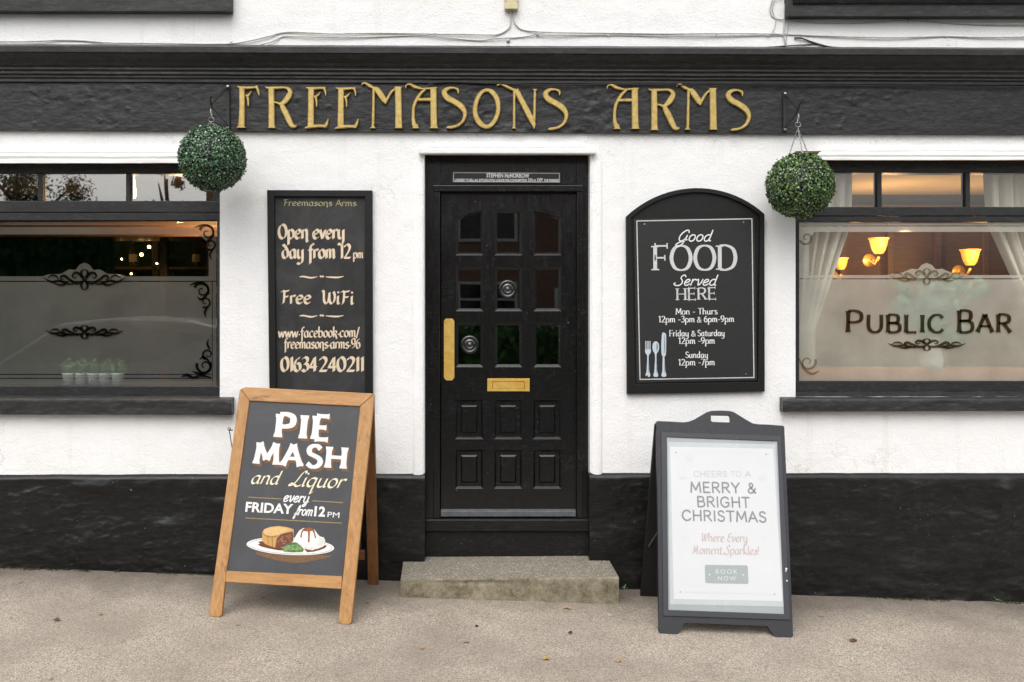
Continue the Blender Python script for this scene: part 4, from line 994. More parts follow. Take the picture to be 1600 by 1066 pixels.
# upper-floor window sills and sashes above the cornice
for px0, px1, p0, p1, side in ((-330, 360, -30, 17, 1), (1231, 1990, -30, 25, 0)):
    mb = MB(); yy = -.07; zt, zb_ = Z(-22, yy), Z(p1, yy)
    mb.grid(lambda u, v: (X(px0, yy)+(X(px1, yy)-X(px0, yy))*u, yy-.003*fbm(u*9, v, 2), zb_+(zt-zb_)*v+.002*fbm(u*9, 1, 4)), 90, 6)
    mb.grid(lambda u, v: (X(px0, yy)+(X(px1, yy)-X(px0, yy))*u, .001+(yy-.001)*v, zb_), 20, 1)
    for s in (0, 1):
        xx = X(px1, yy) if s else X(px0, yy); q = [(xx, yy, zb_), (xx, .001, zb_), (xx, .001, zt), (xx, yy, zt)]; mb.face(q if s else q[::-1])
    mb.grid(lambda u, v: (X(px0, yy)+(X(px1, yy)-X(px0, yy))*u, yy+(.001-yy)*v, zt+.01*v), 20, 1)
    if not side: mb.box((X(1235, -.02), -.085, Z(5, -.085)), (X(1990), -.04, zt))
    sl_ = mb.build('upper_window', M['sill_paint'], pub, True, 0, True)
    mb = MB(); a, b_ = X(px0+30), X(px1-30); z0 = zt+.012
    for lo, hi in (((a, z0), (a+.08, z0+1.5)), ((b_-.08, z0), (b_, z0+1.5)), ((a+.08, z0), (b_-.08, z0+.08)), ((a+.08, z0+1.42), (b_-.08, z0+1.5)), ((a+.08, z0+.72), (b_-.08, z0+.78))): mb.box((lo[0], -.03, lo[1]), (hi[0], .0, hi[1]))
    mb.build('sash', M['frame_paint'], sl_)
    mb = MB(); mb.face([(a+.05, -.012, z0+.05), (b_-.05, -.012, z0+.05), (b_-.05, -.012, z0+1.45), (a+.05, -.012, z0+1.45)]); mb.build('sash_pane', M['window_dark'], sl_)

wood('canopy_wood', (.10, .042, .012), (.20, .09, .03), (.7, 6, 6))
# ---------------------------------------------------------------- rooms behind the windows
def room(x0, x1, y0, y1, z0, z1, wallm, ceilm):
    mb = MB(); q = [(x0, y0), (x1, y0), (x1, y1), (x0, y1)]
    for a, c in ((q[1], q[2]), (q[2], q[3]), (q[3], q[0])): mb.face([(*a, z0), (*c, z0), (*c, z1), (*a, z1)])
    mb.face([(x0, y0, z0), (x1, y0, z0), (x1, y1, z0), (x0, y1, z0)]); mb.build('interior_wall', wallm, pub)
    mb = MB(); mb.face([(x0, y0, z1), (x0, y1, z1), (x1, y1, z1), (x1, y0, z1)]); mb.build('interior_ceiling', ceilm, pub)
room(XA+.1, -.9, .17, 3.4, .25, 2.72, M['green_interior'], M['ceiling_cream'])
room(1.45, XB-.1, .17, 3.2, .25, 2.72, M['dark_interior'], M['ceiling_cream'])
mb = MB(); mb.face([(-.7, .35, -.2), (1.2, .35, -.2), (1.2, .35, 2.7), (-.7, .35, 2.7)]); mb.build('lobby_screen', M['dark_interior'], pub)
# inside window boards
mb = MB(); mb.box((X(-83), .105, Z(603)-.05), (X(343), .42, P(100, 601, .145).z-.0005)); mb.build('window_board', M['dark_interior'], pub)
simple('terracotta_board', (.62, .23, .085), .5, .4, 0, .2, 20, .1)
mb = MB(); mb.box((X(1243), .165, Z(594)-.05), (X(1652), .62, Z(594)-.02)); mb.box((X(1243), .17, Z(594)-.019), (X(1652), .19, Z(577))); mb.build('window_board', M['terracotta_board'], pub)
def plight(x, y, z, e, col=(1, .62, .28), r=.05):
    l = bpy.data.lights.new('lamp_light', 'POINT'); l.energy = e; l.color = col; l.shadow_soft_size = r
    o = bpy.data.objects.new('lamp_light', l); C.objects.link(o); o.location = (x, y, z); return o
# ceiling lamp over the bar (left room)
def PY(px, py, y): return P(px, py, y)
lx = PY(206, 303, .62)
lm = thing('pendant_lamp', 'glowing brass bar lamp hanging from the ceiling behind the window with the pots', 'lamp', tuple(lx))
mb = MB(); mb.tube([(lx.x, lx.y, 2.719), (lx.x, lx.y, lx.z+.16)], .008, 8); mb.lathe((lx.x, lx.y, 2.70), [(.05, .018), (.05, 0), (.0005, -.004)], 16); mb.build('stem', M['brass'], lm, True)
mb = MB(); mb.lathe(tuple(lx), [(.0005, -.035), (.022, -.028), (.03, 0), (.026, .03), (.018, .1), (.012, .16), (.0005, .162)], 16); mb.build('bulb', M['lamp_bulb'], lm, True)
plight(lx.x+.2, 1.1, lx.z-.10, 16)
# bar back with bottles
bb = thing('bottle_shelf', 'dark wooden bar shelf unit deep inside behind the frosted window', 'shelf', (-2.6, 3.2, .25))
mb = MB(); mb.box((-4.9, 3.05, .25), (-1.2, 3.39, .95)); mb.box((-4.9, 3.1, 2.45), (-1.2, 3.39, 2.6)); mb.box((-4.95, 3.05, .25), (-4.85, 3.39, 2.6)); mb.box((-1.25, 3.05, .25), (-1.15, 3.39, 2.6)); mb.box((-3.0, 3.1, .95), (-2.94, 3.39, 2.45)); mb.build('cabinet', M['dark_interior'], bb, False, .01)
for z in (1.42, 1.72, 2.02):
    mb = MB(); mb.box((-4.85, 3.1, z), (-1.25, 3.38, z+.025)); mb.build('shelf', M['varnished_wood'], bb, False, .004)
bot = None; rb = random.Random(5)
wheres = ['upper', 'middle', 'lower']
for zi, z in enumerate((1.445, 1.745, 2.045)):
    for i in range(17):
        x = -4.6+i*.2+rb.uniform(-.03, .03)
        if abs(x+2.97) < .08: continue
        if zi == 2 and i % 3 == 0: continue
        b_ = thing('bottle', 'dark spirit bottle standing on the bar shelves inside the frosted window', 'bottle', (x, 3.22, z), 'bottles on the bar shelves')
        if bot is None:
            mb = MB(); mb.lathe((x, 3.22, z), [(.0005, .001), (.036, .001), (.038, .01), (.038, .15), (.03, .18), (.014, .2), (.013, .25), (.015, .252), (.015, .262), (.0005, .263)], 14); o1 = mb.build('glass', M['bottle_glass'], b_, True)
            mb = MB(); mb.lathe((x, 3.22, z), [(.0386, .05), (.0386, .12)], 14); o2 = mb.build('label', M['label_paper'], b_, True); bot = (o1, o2, Vector((x, 3.22, z)))
        else:
            for s in bot[:2]:
                c_ = s.copy(); C.objects.link(c_); c_.parent = b_; c_.matrix_parent_inverse = Matrix.Translation(-bot[2])
cnp = thing('bar_canopy', 'warm lit timber canopy over the bar inside the frosted window', 'canopy', (-2.0, 1.6, 2.1))
mb = MB(); mb.box((-5.0, 1.5, 2.25), (-.95, 2.6, 2.42)); mb.build('fascia', M['canopy_wood'], cnp, False, .01)
mb = MB(); mb.box((-5.0, 1.47, 2.21), (-.95, 1.53, 2.25)); mb.box((-2.45, 2.5, 2.17), (-.95, 2.56, 2.25)); mb.box((-2.25, 2.5, 2.05), (-.95, 2.56, 2.11)); mb.build('trim', M['varnished_wood'], cnp, False, .006)
mb = MB()
for x in (-2.6, -1.3): mb.box((x-.03, 2.2, .25), (x+.03, 2.26, 2.249))
mb.build('post', M['varnished_wood'], cnp, False, .006)
fl_ = thing('string_lights', 'string of tiny amber bar lights glinting deep inside the frosted window', 'lights', (-2.5, 2.9, 2.1))
pts = [P(px, py, 2.9) for px, py in ((95, 372), (98, 385), (104, 376), (150, 392), (190, 405), (205, 428), (221, 398), (245, 412), (262, 425), (233, 386), (60, 402), (30, 410), (92, 420))]
mb = MB(); mb.tube(sorted([p+Vector((0, .02, .01)) for p in pts], key=lambda p: p.x), .003, 5); mb.build('cord', M['cable_black'], fl_)
mb = MB()
for i, p in enumerate(pts): sphere_pts(mb, tuple(p), .008+.006*(i % 3 == 0), 8)
mb.build('bulb', M['lamp_bulb'], fl_, True)
# green drape on the far left, low wall lamps
def drape(name, mat, label, cat, fx, y0, z0, z1, n, amp, group=None, nv=40, nu=120, ph=0):
    """fx(v) -> (x left, x right) from top (v=0) to bottom (v=1)"""
    mb = MB()
    def fn(u, v):
        a, b_ = fx(v); x = a+(b_-a)*u; z = z1+(z0-z1)*v
        f = amp*(.55+.45*min(1, (b_-a)/.3)); yy = y0+f*math.sin(u*n*2*math.pi+ph+.5*math.sin(v*3))+.3*f*math.sin(u*n*4.4*math.pi+1.3+v)
        return (x, yy, z)
    mb.grid(fn, nu, nv); o = mb.build(name, mat, None, True); md_ = o.modifiers.new('solid', 'SOLIDIFY'); md_.thickness = .003
    return tag(o, label, cat, group)
drape('curtain', M['green_cloth'], 'dark green curtain hanging behind the clear strip of the frosted window', 'curtain', lambda v: (-4.7, -3.05), 2.3, .9, 2.45, 9, .05)
# white curtains of the public bar
x0c, x1c = X(1248, .22), X(1652, .22)
def cl_(v): return (X(1240, .28), X(1240, .28)+(.34-.03*v if v < .22 else .335-.23*min(1, (v-.22)/.42)+.04*max(0, v-.64)))
def cr_(v): return (X(1655, .28)-(.50-.1*v if v < .22 else .478-.30*min(1, (v-.22)/.42)+.04*max(0, v-.64)), X(1655, .28))
zc0, zc1 = .98, Z(262, .28)
drape('curtain', M['curtain_cloth'], 'white curtain tied back nearest the right hand topiary ball', 'curtain', cl_, .21, zc0, zc1, 4.5, .028, ph=.4)
drape('curtain', M['curtain_cloth'], 'white curtain tied back over the far end of the lettered frosted pane', 'curtain', cr_, .21, zc0, zc1, 5.5, .03, ph=1.7)
for nm, px in (('gold tie holding the curtain nearest the topiary ball', 1262), ('gold tie holding the curtain at the far end of the pane', 1628)):
    mb = MB(); c = P(px, 478, .28); r_ = .075
    mb.tube([(c.x+r_*1.15*math.cos(a*math.pi/8), c.y+.06*math.sin(a*math.pi/8), c.z+.015*math.cos(a*math.pi/8)*(1 if px < 1400 else -1)) for a in range(16)], .016, 8, 0, False, True)
    tag(mb.build('curtain_tie', M['gold_cloth'], None, True), nm, 'curtain tie')
# warm wall lamps of the public bar
for i, (px, py, yy, lab, e) in enumerate(((1373, 384, 2.6, 'amber glass wall lamp seen through the clear strip above the lettering', 10), (1314, 412, 2.9, 'small amber lamp glowing beside the white curtain fold', 5), (1516, 402, 2.6, 'amber wall lamp glowing beyond the leafy flower arrangement', 8))):
    c = P(px, py, yy); th = thing('wall_lamp', lab, 'lamp', tuple(c))
    k_ = .78 if i != 1 else .6
    mb = MB(); mb.lathe(tuple(c), [(.045*k_, -.09*k_), (.07*k_, -.05*k_), (.085*k_, .0), (.098*k_, .06*k_), (.115*k_, .085*k_), (.11*k_, .087*k_)], 20); mb.build('lamp_shade', M['lamp_shade'], th, True)
    mb = MB(); mb.tube([(c.x, c.y, c.z-.1), (c.x, c.y+.06, c.z-.16), (c.x, c.y+.18, c.z-.12)], .012, 8); mb.lathe((c.x, c.y+.2, c.z-.12), [(.06, -.0), (.05, .02), (.0005, .03)], 16, 'y'); mb.build('arm', M['brass'], th, True)
    plight(c.x, c.y-.22, c.z, e*1.25, (1, .6, .25), .08)
pn = thing('wood_panelling', 'dark varnished panelling on the rear wall of the public bar', 'panelling', (3.5, 3.15, .25))
mb = MB()
for i in range(9): mb.box((1.6+i*.44, 3.12, .3), (1.6+i*.44+.06, 3.18, 2.6))
for z in (.3, 1.2, 2.54): mb.box((1.5, 3.13, z), (5.6, 3.185, z+.08))
mb.build('rails', M['varnished_wood'], pn, False, .006); mb = MB(); mb.face([(1.5, 3.188, .3), (5.6, 3.188, .3), (5.6, 3.188, 2.62), (1.5, 3.188, 2.62)]); mb.build('boards', M['varnished_wood'], pn)
tb = thing('bar_table', 'pale wooden table just inside the lettered window', 'table', (3.5, 1.0, .25))
mb = MB(); mb.box((2.6, .75, .98), (4.6, 1.5, 1.02)); mb.build('table_top', M['varnished_wood'], tb, False, .006)
for x in (2.7, 4.5):
    for y in (.85, 1.4): mb = MB(); mb.box((x-.03, y-.03, .25), (x+.03, y+.03, .98)); mb.build('leg', M['varnished_wood'], tb, False, .004)
# leafy arrangement behind PUBLIC BAR
fc = P(1455, 578, .22)
fa = thing('flower_arrangement', 'pale green leafy arrangement in a vase behind the window lettering', 'flowers', tuple(fc))
mb = MB(); mb.lathe(tuple(fc), [(.0005, .002), (.06, .002), (.075, .06), (.05, .15), (.035, .2), (.045, .23), (.04, .228), (.0005, .2)], 20); mb.build('vase', M['pot_white'], fa, True)
rf_ = random.Random(11); mb = MB(); tips = []
for i in range(30):
    a = rf_.uniform(0, 6.28); l_ = rf_.uniform(.1, .3); hh = rf_.uniform(.28, .62); tip = fc+Vector((math.cos(a)*l_, math.sin(a)*l_*.22-.02, hh*.9)); mid = fc+Vector((math.cos(a)*l_*.35, math.sin(a)*l_*.2, hh*.65)); mb.tube([fc+Vector((0, 0, .2)), mid, tip], .003, 5); tips += [(mid.lerp(tip, k/5)) for k in range(6)]
mb.build('stems', M['herb_leaf'], fa)
def fs():
    p = rf_.choice(tips); d = Vector((rf_.gauss(0, 1), rf_.gauss(0, 1)-.5, rf_.gauss(0, 1))).normalized(); return p+d*.02, d
mb = MB(); cl = leaves(mb, 620, fs, .046, rf_); o = mb.build('leaves', M['sage_leaf'], fa); color_leaves(o, cl)
# row of potted herbs on the left window board
for i, px in enumerate((108, 127, 146, 164, 184)):
    c = P(px, 601, .145); lab = ['white pot of green herbs at the left end of the row inside the window', 'white herb pot second from the left inside the frosted window', 'white herb pot in the middle of the row inside the frosted window', 'white herb pot second from the right inside the frosted window', 'white pot of green herbs at the right end of the row inside the window'][i]
    th = thing('potted_herb', lab, 'potted plant', tuple(c), 'herb pots on the window board')
    mb = MB(); mb.lathe(tuple(c), [(.0005, .0), (.030, .0), (.038, .062), (.041, .064), (.041, .072), (.036, .072), (.0005, .06)], 18); mb.build('pot', M['pot_white'], th, True)
    rp = random.Random(20+i)
    def ps():
        a, b_ = rp.gauss(0, 1), rp.gauss(0, 1); d = Vector((a, b_, rp.uniform(.2, 1.6))).normalized(); return c+Vector((0, 0, .075))+Vector((d.x*.058, d.y*.045, abs(d.z)*.085))*rp.uniform(.3, 1), d
    mb = MB(); cl = leaves(mb, 170, ps, .017, rp); o = mb.build('foliage', M['herb_leaf'], th); color_leaves(o, cl)

# ---------------------------------------------------------------- gilded name on the fascia
gp = YP(-.046)
def zA(L): return [(360+x/6.667, 110+y/6.667, w_/6.667) for x, y, w_ in L]
def zB(L): return [(580+x/6.667, 110+y/6.667, w_/6.667) for x, y, w_ in L]
def zC(L): return [(780+x/7.273, 110+y/7.273, w_/7.273) for x, y, w_ in L]
def foot(x, y, w0, w1, h=45): return [(x, y-h, w0), (x, y-h*.45, w0*1.04), (x, y-h*.15, w1*.85), (x, y, w1)]
def head(x, y, w0, w1, h=30): return [(x, y, w1), (x, y+h*.2, w1*.86), (x, y+h*.6, w0*1.03), (x, y+h, w0)]
EARM = lambda x: [(x-52, 178, 8), (x-30, 186, 22), (x+20, 188, 30), (x+100, 184, 26), (x+150, 186, 26)]
def Eletter(x, y):
    q = lambda L: zA([(a, b_+y, w_) for a, b_, w_ in L])
    return [q([(x, 186, 62), (x-2, 400, 62), (x-4, 590, 66)]), q(EARM(x)), q([(x+132, 180, 20), (x+146, 212, 24), (x+152, 240, 14), (x+153, 266, 5)]), q([(x+30, 276, 20), (x+58, 270, 22), (x+80, 250, 14), (x+97, 228, 5)]), q([(x+46, 268, 26), (x+55, 310, 20), (x+59, 350, 14), (x+58, 380, 6)]),
            q([(x-62, 602, 8), (x-30, 592, 26), (x+10, 584, 34), (x+95, 580, 28), (x+150, 584, 34)]), q([(x+146, 592, 30), (x+160, 562, 32), (x+172, 530, 18), (x+181, 500, 5)])]
Sst = zB([(907, 245, 6), (903, 205, 26), (880, 190, 22), (850, 183, 20), (805, 188, 34), (766, 215, 50), (764, 250, 58), (800, 292, 62), (862, 325, 60), (930, 370, 62), (970, 425, 48), (975, 480, 36), (950, 535, 30), (905, 572, 26), (850, 590, 26), (810, 594, 26), (785, 598, 10)])
Aset = [zB([(362, 186, 7), (362, 162, 14), (385, 146, 16), (415, 150, 28), (450, 170, 34), (500, 186, 26), (545, 194, 14)]), zB([(530, 194, 14), (600, 190, 20), (650, 188, 26), (686, 182, 12)]), zB([(565, 196, 24), (520, 236, 30), (478, 296, 34), (446, 370, 32), (437, 450, 30), (440, 530, 38), (452, 575, 52)]), zB(foot(463, 603, 50, 80, 40)), zB([(648, 190, 66), (650, 400, 66), (653, 575, 68)]), zB(foot(655, 603, 68, 94, 40)), zB([(482, 306, 28), (560, 304, 32), (622, 304, 34)])]
Rset = [zA([(425, 178, 60), (428, 400, 62), (428, 575, 64)]), zA(foot(430, 600, 64, 88, 40)), zA([(362, 172, 6), (385, 182, 20), (425, 184, 28)]), zA([(425, 184, 30), (500, 182, 26), (560, 180, 24), (600, 192, 36), (622, 225, 48), (606, 272, 60), (565, 325, 52), (525, 352, 28), (485, 338, 20), (450, 334, 14)]), zA([(520, 335, 34), (545, 385, 54), (580, 455, 62), (614, 530, 58), (640, 575, 48), (668, 584, 32), (690, 580, 10)])]
Mset = [zA([(1372, 156, 6), (1376, 140, 14), (1400, 132, 18), (1428, 146, 30), (1458, 166, 36), (1485, 178, 26), (1505, 186, 22)]), zA([(1494, 182, 30), (1491, 300, 26), (1486, 560, 28)]), zA(foot(1484, 602, 28, 62, 40)), zA([(1500, 184, 30), (1530, 205, 58), (1570, 262, 62), (1606, 318, 52), (1617, 350, 6)]), zB([(146, 352, 8), (165, 305, 24), (190, 255, 26), (220, 215, 24), (250, 195, 22)]), zB(head(280, 172, 66, 94)), zB([(280, 195, 66), (284, 400, 68), (286, 575, 70)]), zB(foot(286, 602, 70, 90, 40))]
Nset = [zC([(-25, 182, 6), (-14, 166, 14), (20, 160, 14), (60, 172, 26), (110, 196, 32), (150, 216, 30), (185, 224, 30)]), zC([(172, 220, 30), (170, 400, 26), (170, 630, 28)]), zC(foot(168, 660, 28, 54, 40)), zC([(190, 218, 60), (225, 285, 62), (290, 410, 64), (350, 530, 64), (390, 610, 50), (396, 664, 6)]), zC(head(407, 215, 28, 62)), zC([(406, 240, 28), (402, 450, 28), (397, 640, 24)])]
Oset = [zB([(1208, 206, 36), (1265, 232, 52), (1310, 300, 54), (1324, 390, 46), (1308, 480, 44), (1262, 556, 44), (1200, 588, 42), (1135, 552, 56), (1090, 480, 54), (1082, 400, 46), (1102, 310, 44), (1148, 232, 40), (1208, 206, 36)])]
Fset = [zA([(119, 180, 58), (120, 400, 58), (114, 570, 66)]), zA(foot(112, 598, 66, 104, 40)), zA([(72, 164, 6), (95, 176, 20), (150, 182, 30), (230, 180, 26), (285, 176, 26)]), zA([(272, 160, 18), (284, 200, 28), (294, 235, 18), (300, 262, 5)]), zA([(160, 266, 20), (185, 264, 24), (205, 240, 14), (217, 218, 5)]), zA([(176, 262, 28), (184, 310, 24), (186, 345, 18), (187, 374, 8)])]
def mv(S_, dx, dy): return [[(x+dx, y+dy, w_) for x, y, w_ in L] for L in S_]
letters = [Fset, Rset, Eletter(840, 0), Eletter(1152, 4), Mset, Aset, [Sst], Oset, Nset, mv([Sst], 158.5, 2.3), mv(Aset, 314.8, 1), mv(Rset, 598.4, 3.3), mv(Mset, 492, 2.3), mv([Sst], 444, 3.7)]
sg = thing('pub_sign', 'gilded raised letters reading FREEMASONS ARMS across the black fascia', 'sign', tuple(P(770, 200, -.05)))
_q = [0]
def solid_stroke(mb, pl, pts, hgt):
    q = smooth_line([Vector((*pl.px(x, y), w_/262)) for x, y, w_ in pts], 6) if len(pts) > 2 else [Vector((*pl.px(x, y), w_/262)) for x, y, w_ in pts]
    _q[0] += 1; hgt += .0004*(_q[0] % 6); n = len(q); b = len(mb.v); closed = (q[0]-q[-1]).length < 1e-9
    for i, p in enumerate(q):
        a = q[i-1] if i else (q[-2] if closed else q[0]); c = q[i+1] if i < n-1 else (q[1] if closed else q[-1])
        d = Vector((c.x-a.x, c.y-a.y)).normalized(); nn = Vector((-d.y, d.x)); w2 = max(p.z/2, .0012)
        ch = min(.0045, w2*.5)
        for s, h_ in ((w2, -.018), (w2, hgt-ch*.9), (w2-ch, hgt), (-w2+ch, hgt), (-w2, hgt-ch*.9), (-w2, -.018)): mb.v.append(tuple(pl.at(p.x+nn.x*s, p.y+nn.y*s, h_)))
    for i in range(n-1):
        for k in range(5): a = b+6*i+k; mb.f.append((a, a+1, a+7, a+6)); mb.m.append(0)
    if not closed:
        mb.f.append(tuple(b+k for k in range(6))); mb.m.append(0); e = b+6*(n-1); mb.f.append(tuple(e+k for k in reversed(range(6)))); mb.m.append(0)
for L in letters:
    mb = MB()
    for st_ in L: solid_stroke(mb, gp, st_, .004)
    mb.build('letter', M['gold_leaf'], sg, False, 0, True)

# ---------------------------------------------------------------- clipped box balls on iron brackets
def chain(mb, a, c, link=.011, r=.0013):
    a, c = Vector(a), Vector(c); n = max(2, int((c-a).length/link)); d = (c-a).normalized(); s1 = d.cross(Vector((0, 1, 0))).normalized(); s2 = d.cross(s1)
    for i in range(n):
        m_ = a+(c-a)*((i+.5)/n); s = s1 if i % 2 else s2
        mb.tube([m_+d*math.cos(t_*math.pi/4)*link*.72+s*math.sin(t_*math.pi/4)*link*.34 for t_ in range(8)], r, 5, 0, False, True)
def ball(px, py, yy, rpx, mat, label, seed, top):
    c = P(px, py, yy); s = F/(D+yy); r_ = rpx/s; rr = random.Random(seed)
    th = thing('topiary_ball', label, 'topiary', tuple(c))
    mb = MB(); sphere_pts(mb, tuple(c), r_*.86); first = len(mb.v)
    def smp():
        z = rr.uniform(-1, 1); a = rr.uniform(0, 6.2832); k = math.sqrt(1-z*z); d = Vector((k*math.cos(a), k*math.sin(a), z)); lump = 1+.035*fbm(d.x*3, d.y*3, d.z*3+seed)-.02*max(0, d.z)
        return c+d*r_*(rr.uniform(.90, 1.0) if rr.random() < .96 else rr.uniform(1.0, 1.045))*lump, d
    cl = leaves(mb, 10500, smp, .0096, rr, None, 1.4); o = mb.build('foliage', mat, th); color_leaves(o, cl, 6, first)
    mb = MB()
    for k in range(3):
        a = k*2.094+.5+seed; d = Vector((math.cos(a)*.36, math.sin(a)*.36, .93)); chain(mb, c+d*r_*.96, top+Vector((0, 0, -.005)))
    mb.build('chain', M['steel'], th); return c, r_
def bracket(pxm, py0, py1, hook, label, steep):
    """flat iron bracket: back bar on the fascia, straight arm out to the hook"""
    a, c = P(pxm, py0, -.036), P(pxm, py1, -.036); hp = Vector(hook)
    th = thing('hanging_bracket', label, 'bracket', tuple(a))
    mb = MB(); mb.box((a.x-.011, -.046, c.z), (a.x+.011, -.030, a.z)); mb.build('back_bar', M['iron'], th, False, .002)
    mb = MB(); mb.bar((a.x, -.045, a.z-.015), (hp.x, hp.y, hp.z+.035), .012, .006, (1, 0, 0)); mb.bar((c.x, -.045, c.z+.02), (hp.x, hp.y+.03, hp.z+.012), .010, .006, (1, 0, 0))
    mb.tube([hp+Vector((0, .035, .012)), hp+Vector((0, .0, .03)), hp+Vector((0, -.02, .055)), hp+Vector((.012, -.035, .075))], .006, 8); mb.build('arm', M['iron'], th)
    mb = MB(); mb.tube([hp+Vector((.0, .012*math.sin(t_*math.pi/6), -.018+.026*math.cos(t_*math.pi/6))) for t_ in range(12)], .0034, 6, 0, False, True); mb.tube([hp+Vector((.016*math.sin(t_*math.pi/5), 0, -.055+.014*math.cos(t_*math.pi/5))) for t_ in range(10)], .0028, 6, 0, False, True); mb.build('hook', M['steel'], th, True)
    mb = MB()
    for z in (a.z-.012, c.z+.012): mb.lathe((a.x, -.046, z), [(.009, 0), (.008, .004), (.0005, .006)], 10, 'y')
    mb.build('bolt', M['steel'], th)
hkL = P(330, 172, -.335); hkR = P(1247, 180, -.245)
bracket(356.5, 133, 203, hkL, 'black iron hanging bracket beside the gilded letter F', 0)
bracket(1226, 144, 206, hkR, 'black iron hanging bracket beyond the last gilded letter', 1)
ball(332, 247.5, -.335, 51.8, M['box_leaf_cool'], 'round clipped box ball hanging close under its bracket by the narrow chalkboard', 1, hkL+Vector((0, 0, -.07)))
ball(1250, 289.5, -.245, 51.8, M['box_leaf_warm'], 'round clipped box ball hanging lower on three chains by the food board', 2, hkR+Vector((0, 0, -.07)))

# ---------------------------------------------------------------- tall chalkboard on the wall
cb = thing('chalkboard', 'tall narrow black chalkboard with cream calligraphy on the wall behind the wooden A-board', 'sign', tuple(P(500, 640, -.01)))
cp = YP(-.036); mb = MB()
o_ = [(417, 297), (581.5, 297.5), (582.5, 640), (421, 640)]; i_ = [(428.5, 307), (570, 307.5), (570.5, 628), (431.5, 628)]
mb.prism(cp, [[tuple(cp.px(*p)) for p in reversed(o_)], [tuple(cp.px(*p)) for p in i_]], -.034, 0); mb.build('frame', M['board_frame'], cb, False, .003)
pp_ = YP(-.016); mb = MB(); mb.prism(pp_, [[tuple(pp_.px(*p)) for p in ((426, 632), (573, 632), (573, 305), (426, 305))]], -.012, 0); cpan = mb.build('panel', M['chalkboard'], cb)
mb = MB(); q = [(430.5, 629), (569.5, 629), (569, 309), (429.8, 309)]
K = dict(style='nib', font=CALL)
def kw(w, **k): d = dict(K); d['w'] = w*1.22; d.update(k); return d
words('lettering', M['yellow_chalk'], cpan, pp_, ('Freemasons Arms', (443, 321.5), (557, 322), 9.5, kw(.8)))
words('lettering', M['cream_chalk'], cpan, pp_, ('Open every', (435, 373), (538, 373), 22, kw(1.15)), ('day from 12', (441, 403.5), (548, 403.5), 21.5, kw(1.15)), ('pm', (552, 403.5), (567.5, 403.5), 13.5, kw(1.0)))
words('lettering', M['cream_chalk'], cpan, pp_, ('Free', (440, 474.5), (486, 474.5), 20, kw(1.1)), ('WiFi', (503, 474.5), (553, 475.5), 20, kw(1.1)))
words('lettering', M['cream_chalk'], cpan, pp_, ('www·facebook·com/', (435, 527.5), (561, 526.5), 15.5, kw(.95)), ('freemasons·arms·96', (444, 544.5), (563, 544.5), 15.5, kw(.95)))
words('lettering', M['cream_chalk'], cpan, pp_, ('01634', (439, 580), (495, 580), 21.5, kw(1.3)), ('240211', (499, 580), (569, 580), 21.5, kw(1.3)))
for y in (433, 494):
    mb = MB()
    vstroke(mb, pp_, [(468, y, 1), (474, y-.8, 2.4), (486, y+1.2, 2.6), (496, y-.6, .8)]); vstroke(mb, pp_, [(509, y-.4, 1), (518, y+.4, 2.4), (528, y+.6, 2.6), (537, y-1, .8)])
    poly(mb, pp_, [(499, y-1.2), (501.4, y+1), (503.6, y-1.4), (501.2, y-2.8)]); poly(mb, pp_, [(502.4, y-.8), (504.6, y+1.2), (506.6, y-1), (504.6, y-2.6)]); mb.build('flourish', M['cream_chalk'], cpan)

# ---------------------------------------------------------------- arched food board
fb = thing('food_board', 'arched black food board with white lettering and cutlery beside the door', 'sign', tuple(P(1086, 615, -.01)))
fp = YP(-.032)
def arch(xl, xr, ysh_l, ysh_r, ytop, ybl, ybr, xbl, xbr, n=22):
    pts = [(xbl, ybl), (xbr, ybr), (xr, ysh_r)]
    xm, ym = (xl+xr)/2, (ysh_l+ysh_r)/2; sag = ym-ytop; hw = (xr-xl)/2; rad = (hw*hw+sag*sag)/(2*sag); a = math.asin(hw/rad)
    for i in range(1, n): t_ = a-2*a*i/n; pts.append((xm+rad*math.sin(t_), ytop+rad-rad*math.cos(t_)+(ysh_r-ysh_l)/2*math.sin(t_)/math.sin(a)))
    return pts+[(xl, ysh_l)]
mb = MB(); out_ = arch(978.5, 1194.5, 338.5, 334.5, 294, 616, 612, 980, 1195); in_ = arch(985.5, 1188, 341, 337, 300.5, 600, 597, 993.5, 1184)
mb.prism(fp, [[tuple(fp.px(*p)) for p in out_], [tuple(fp.px(*p)) for p in reversed(in_)]], -.03, 0); mb.build('frame', M['board_frame'], fb, False, .006)
fp2 = YP(-.014); mb = MB(); mb.prism(fp2, [[tuple(fp2.px(*p)) for p in arch(983, 1190, 342, 338, 298, 603, 600, 990, 1187)]], -.012, 0); mb.build('backboard', M['board_frame'], fb)
fp3 = YP(-.026); mb = MB(); mb.prism(fp3, [[tuple(fp3.px(*p)) for p in ((994.5, 598.5), (1183, 594.5), (1179, 340), (990.5, 342.5))]], -.010, 0); fpan = mb.build('panel', M['sign_panel'], fb, False, .001)
mb = MB(); rim(mb, fp3, [(995, 345.5), (1174.8, 342), (1178, 590), (1000, 593)], 1.5); mb.build('border', M['sign_white'], fpan)
for x, y in ((1007, 351), (1162, 348), (1165, 585), (1011, 588)): mb = MB(); mb.lathe(fp3.at(*fp3.px(x, y), 0), [(.007, 0), (.006, .002), (.0005, .003)], 12, 'y'); mb.build('screw', M['chrome_dark'], fpan)
sc_ = dict(style='mono', font=SCR, slant=.38)
words('lettering', M['white_paint_text'], fpan, fp3, ('Good', (1059, 377), (1110, 377), 16, dict(sc_, w=.95)), ('Served', (1056, 446), (1118, 446), 15, dict(sc_, w=.95)))
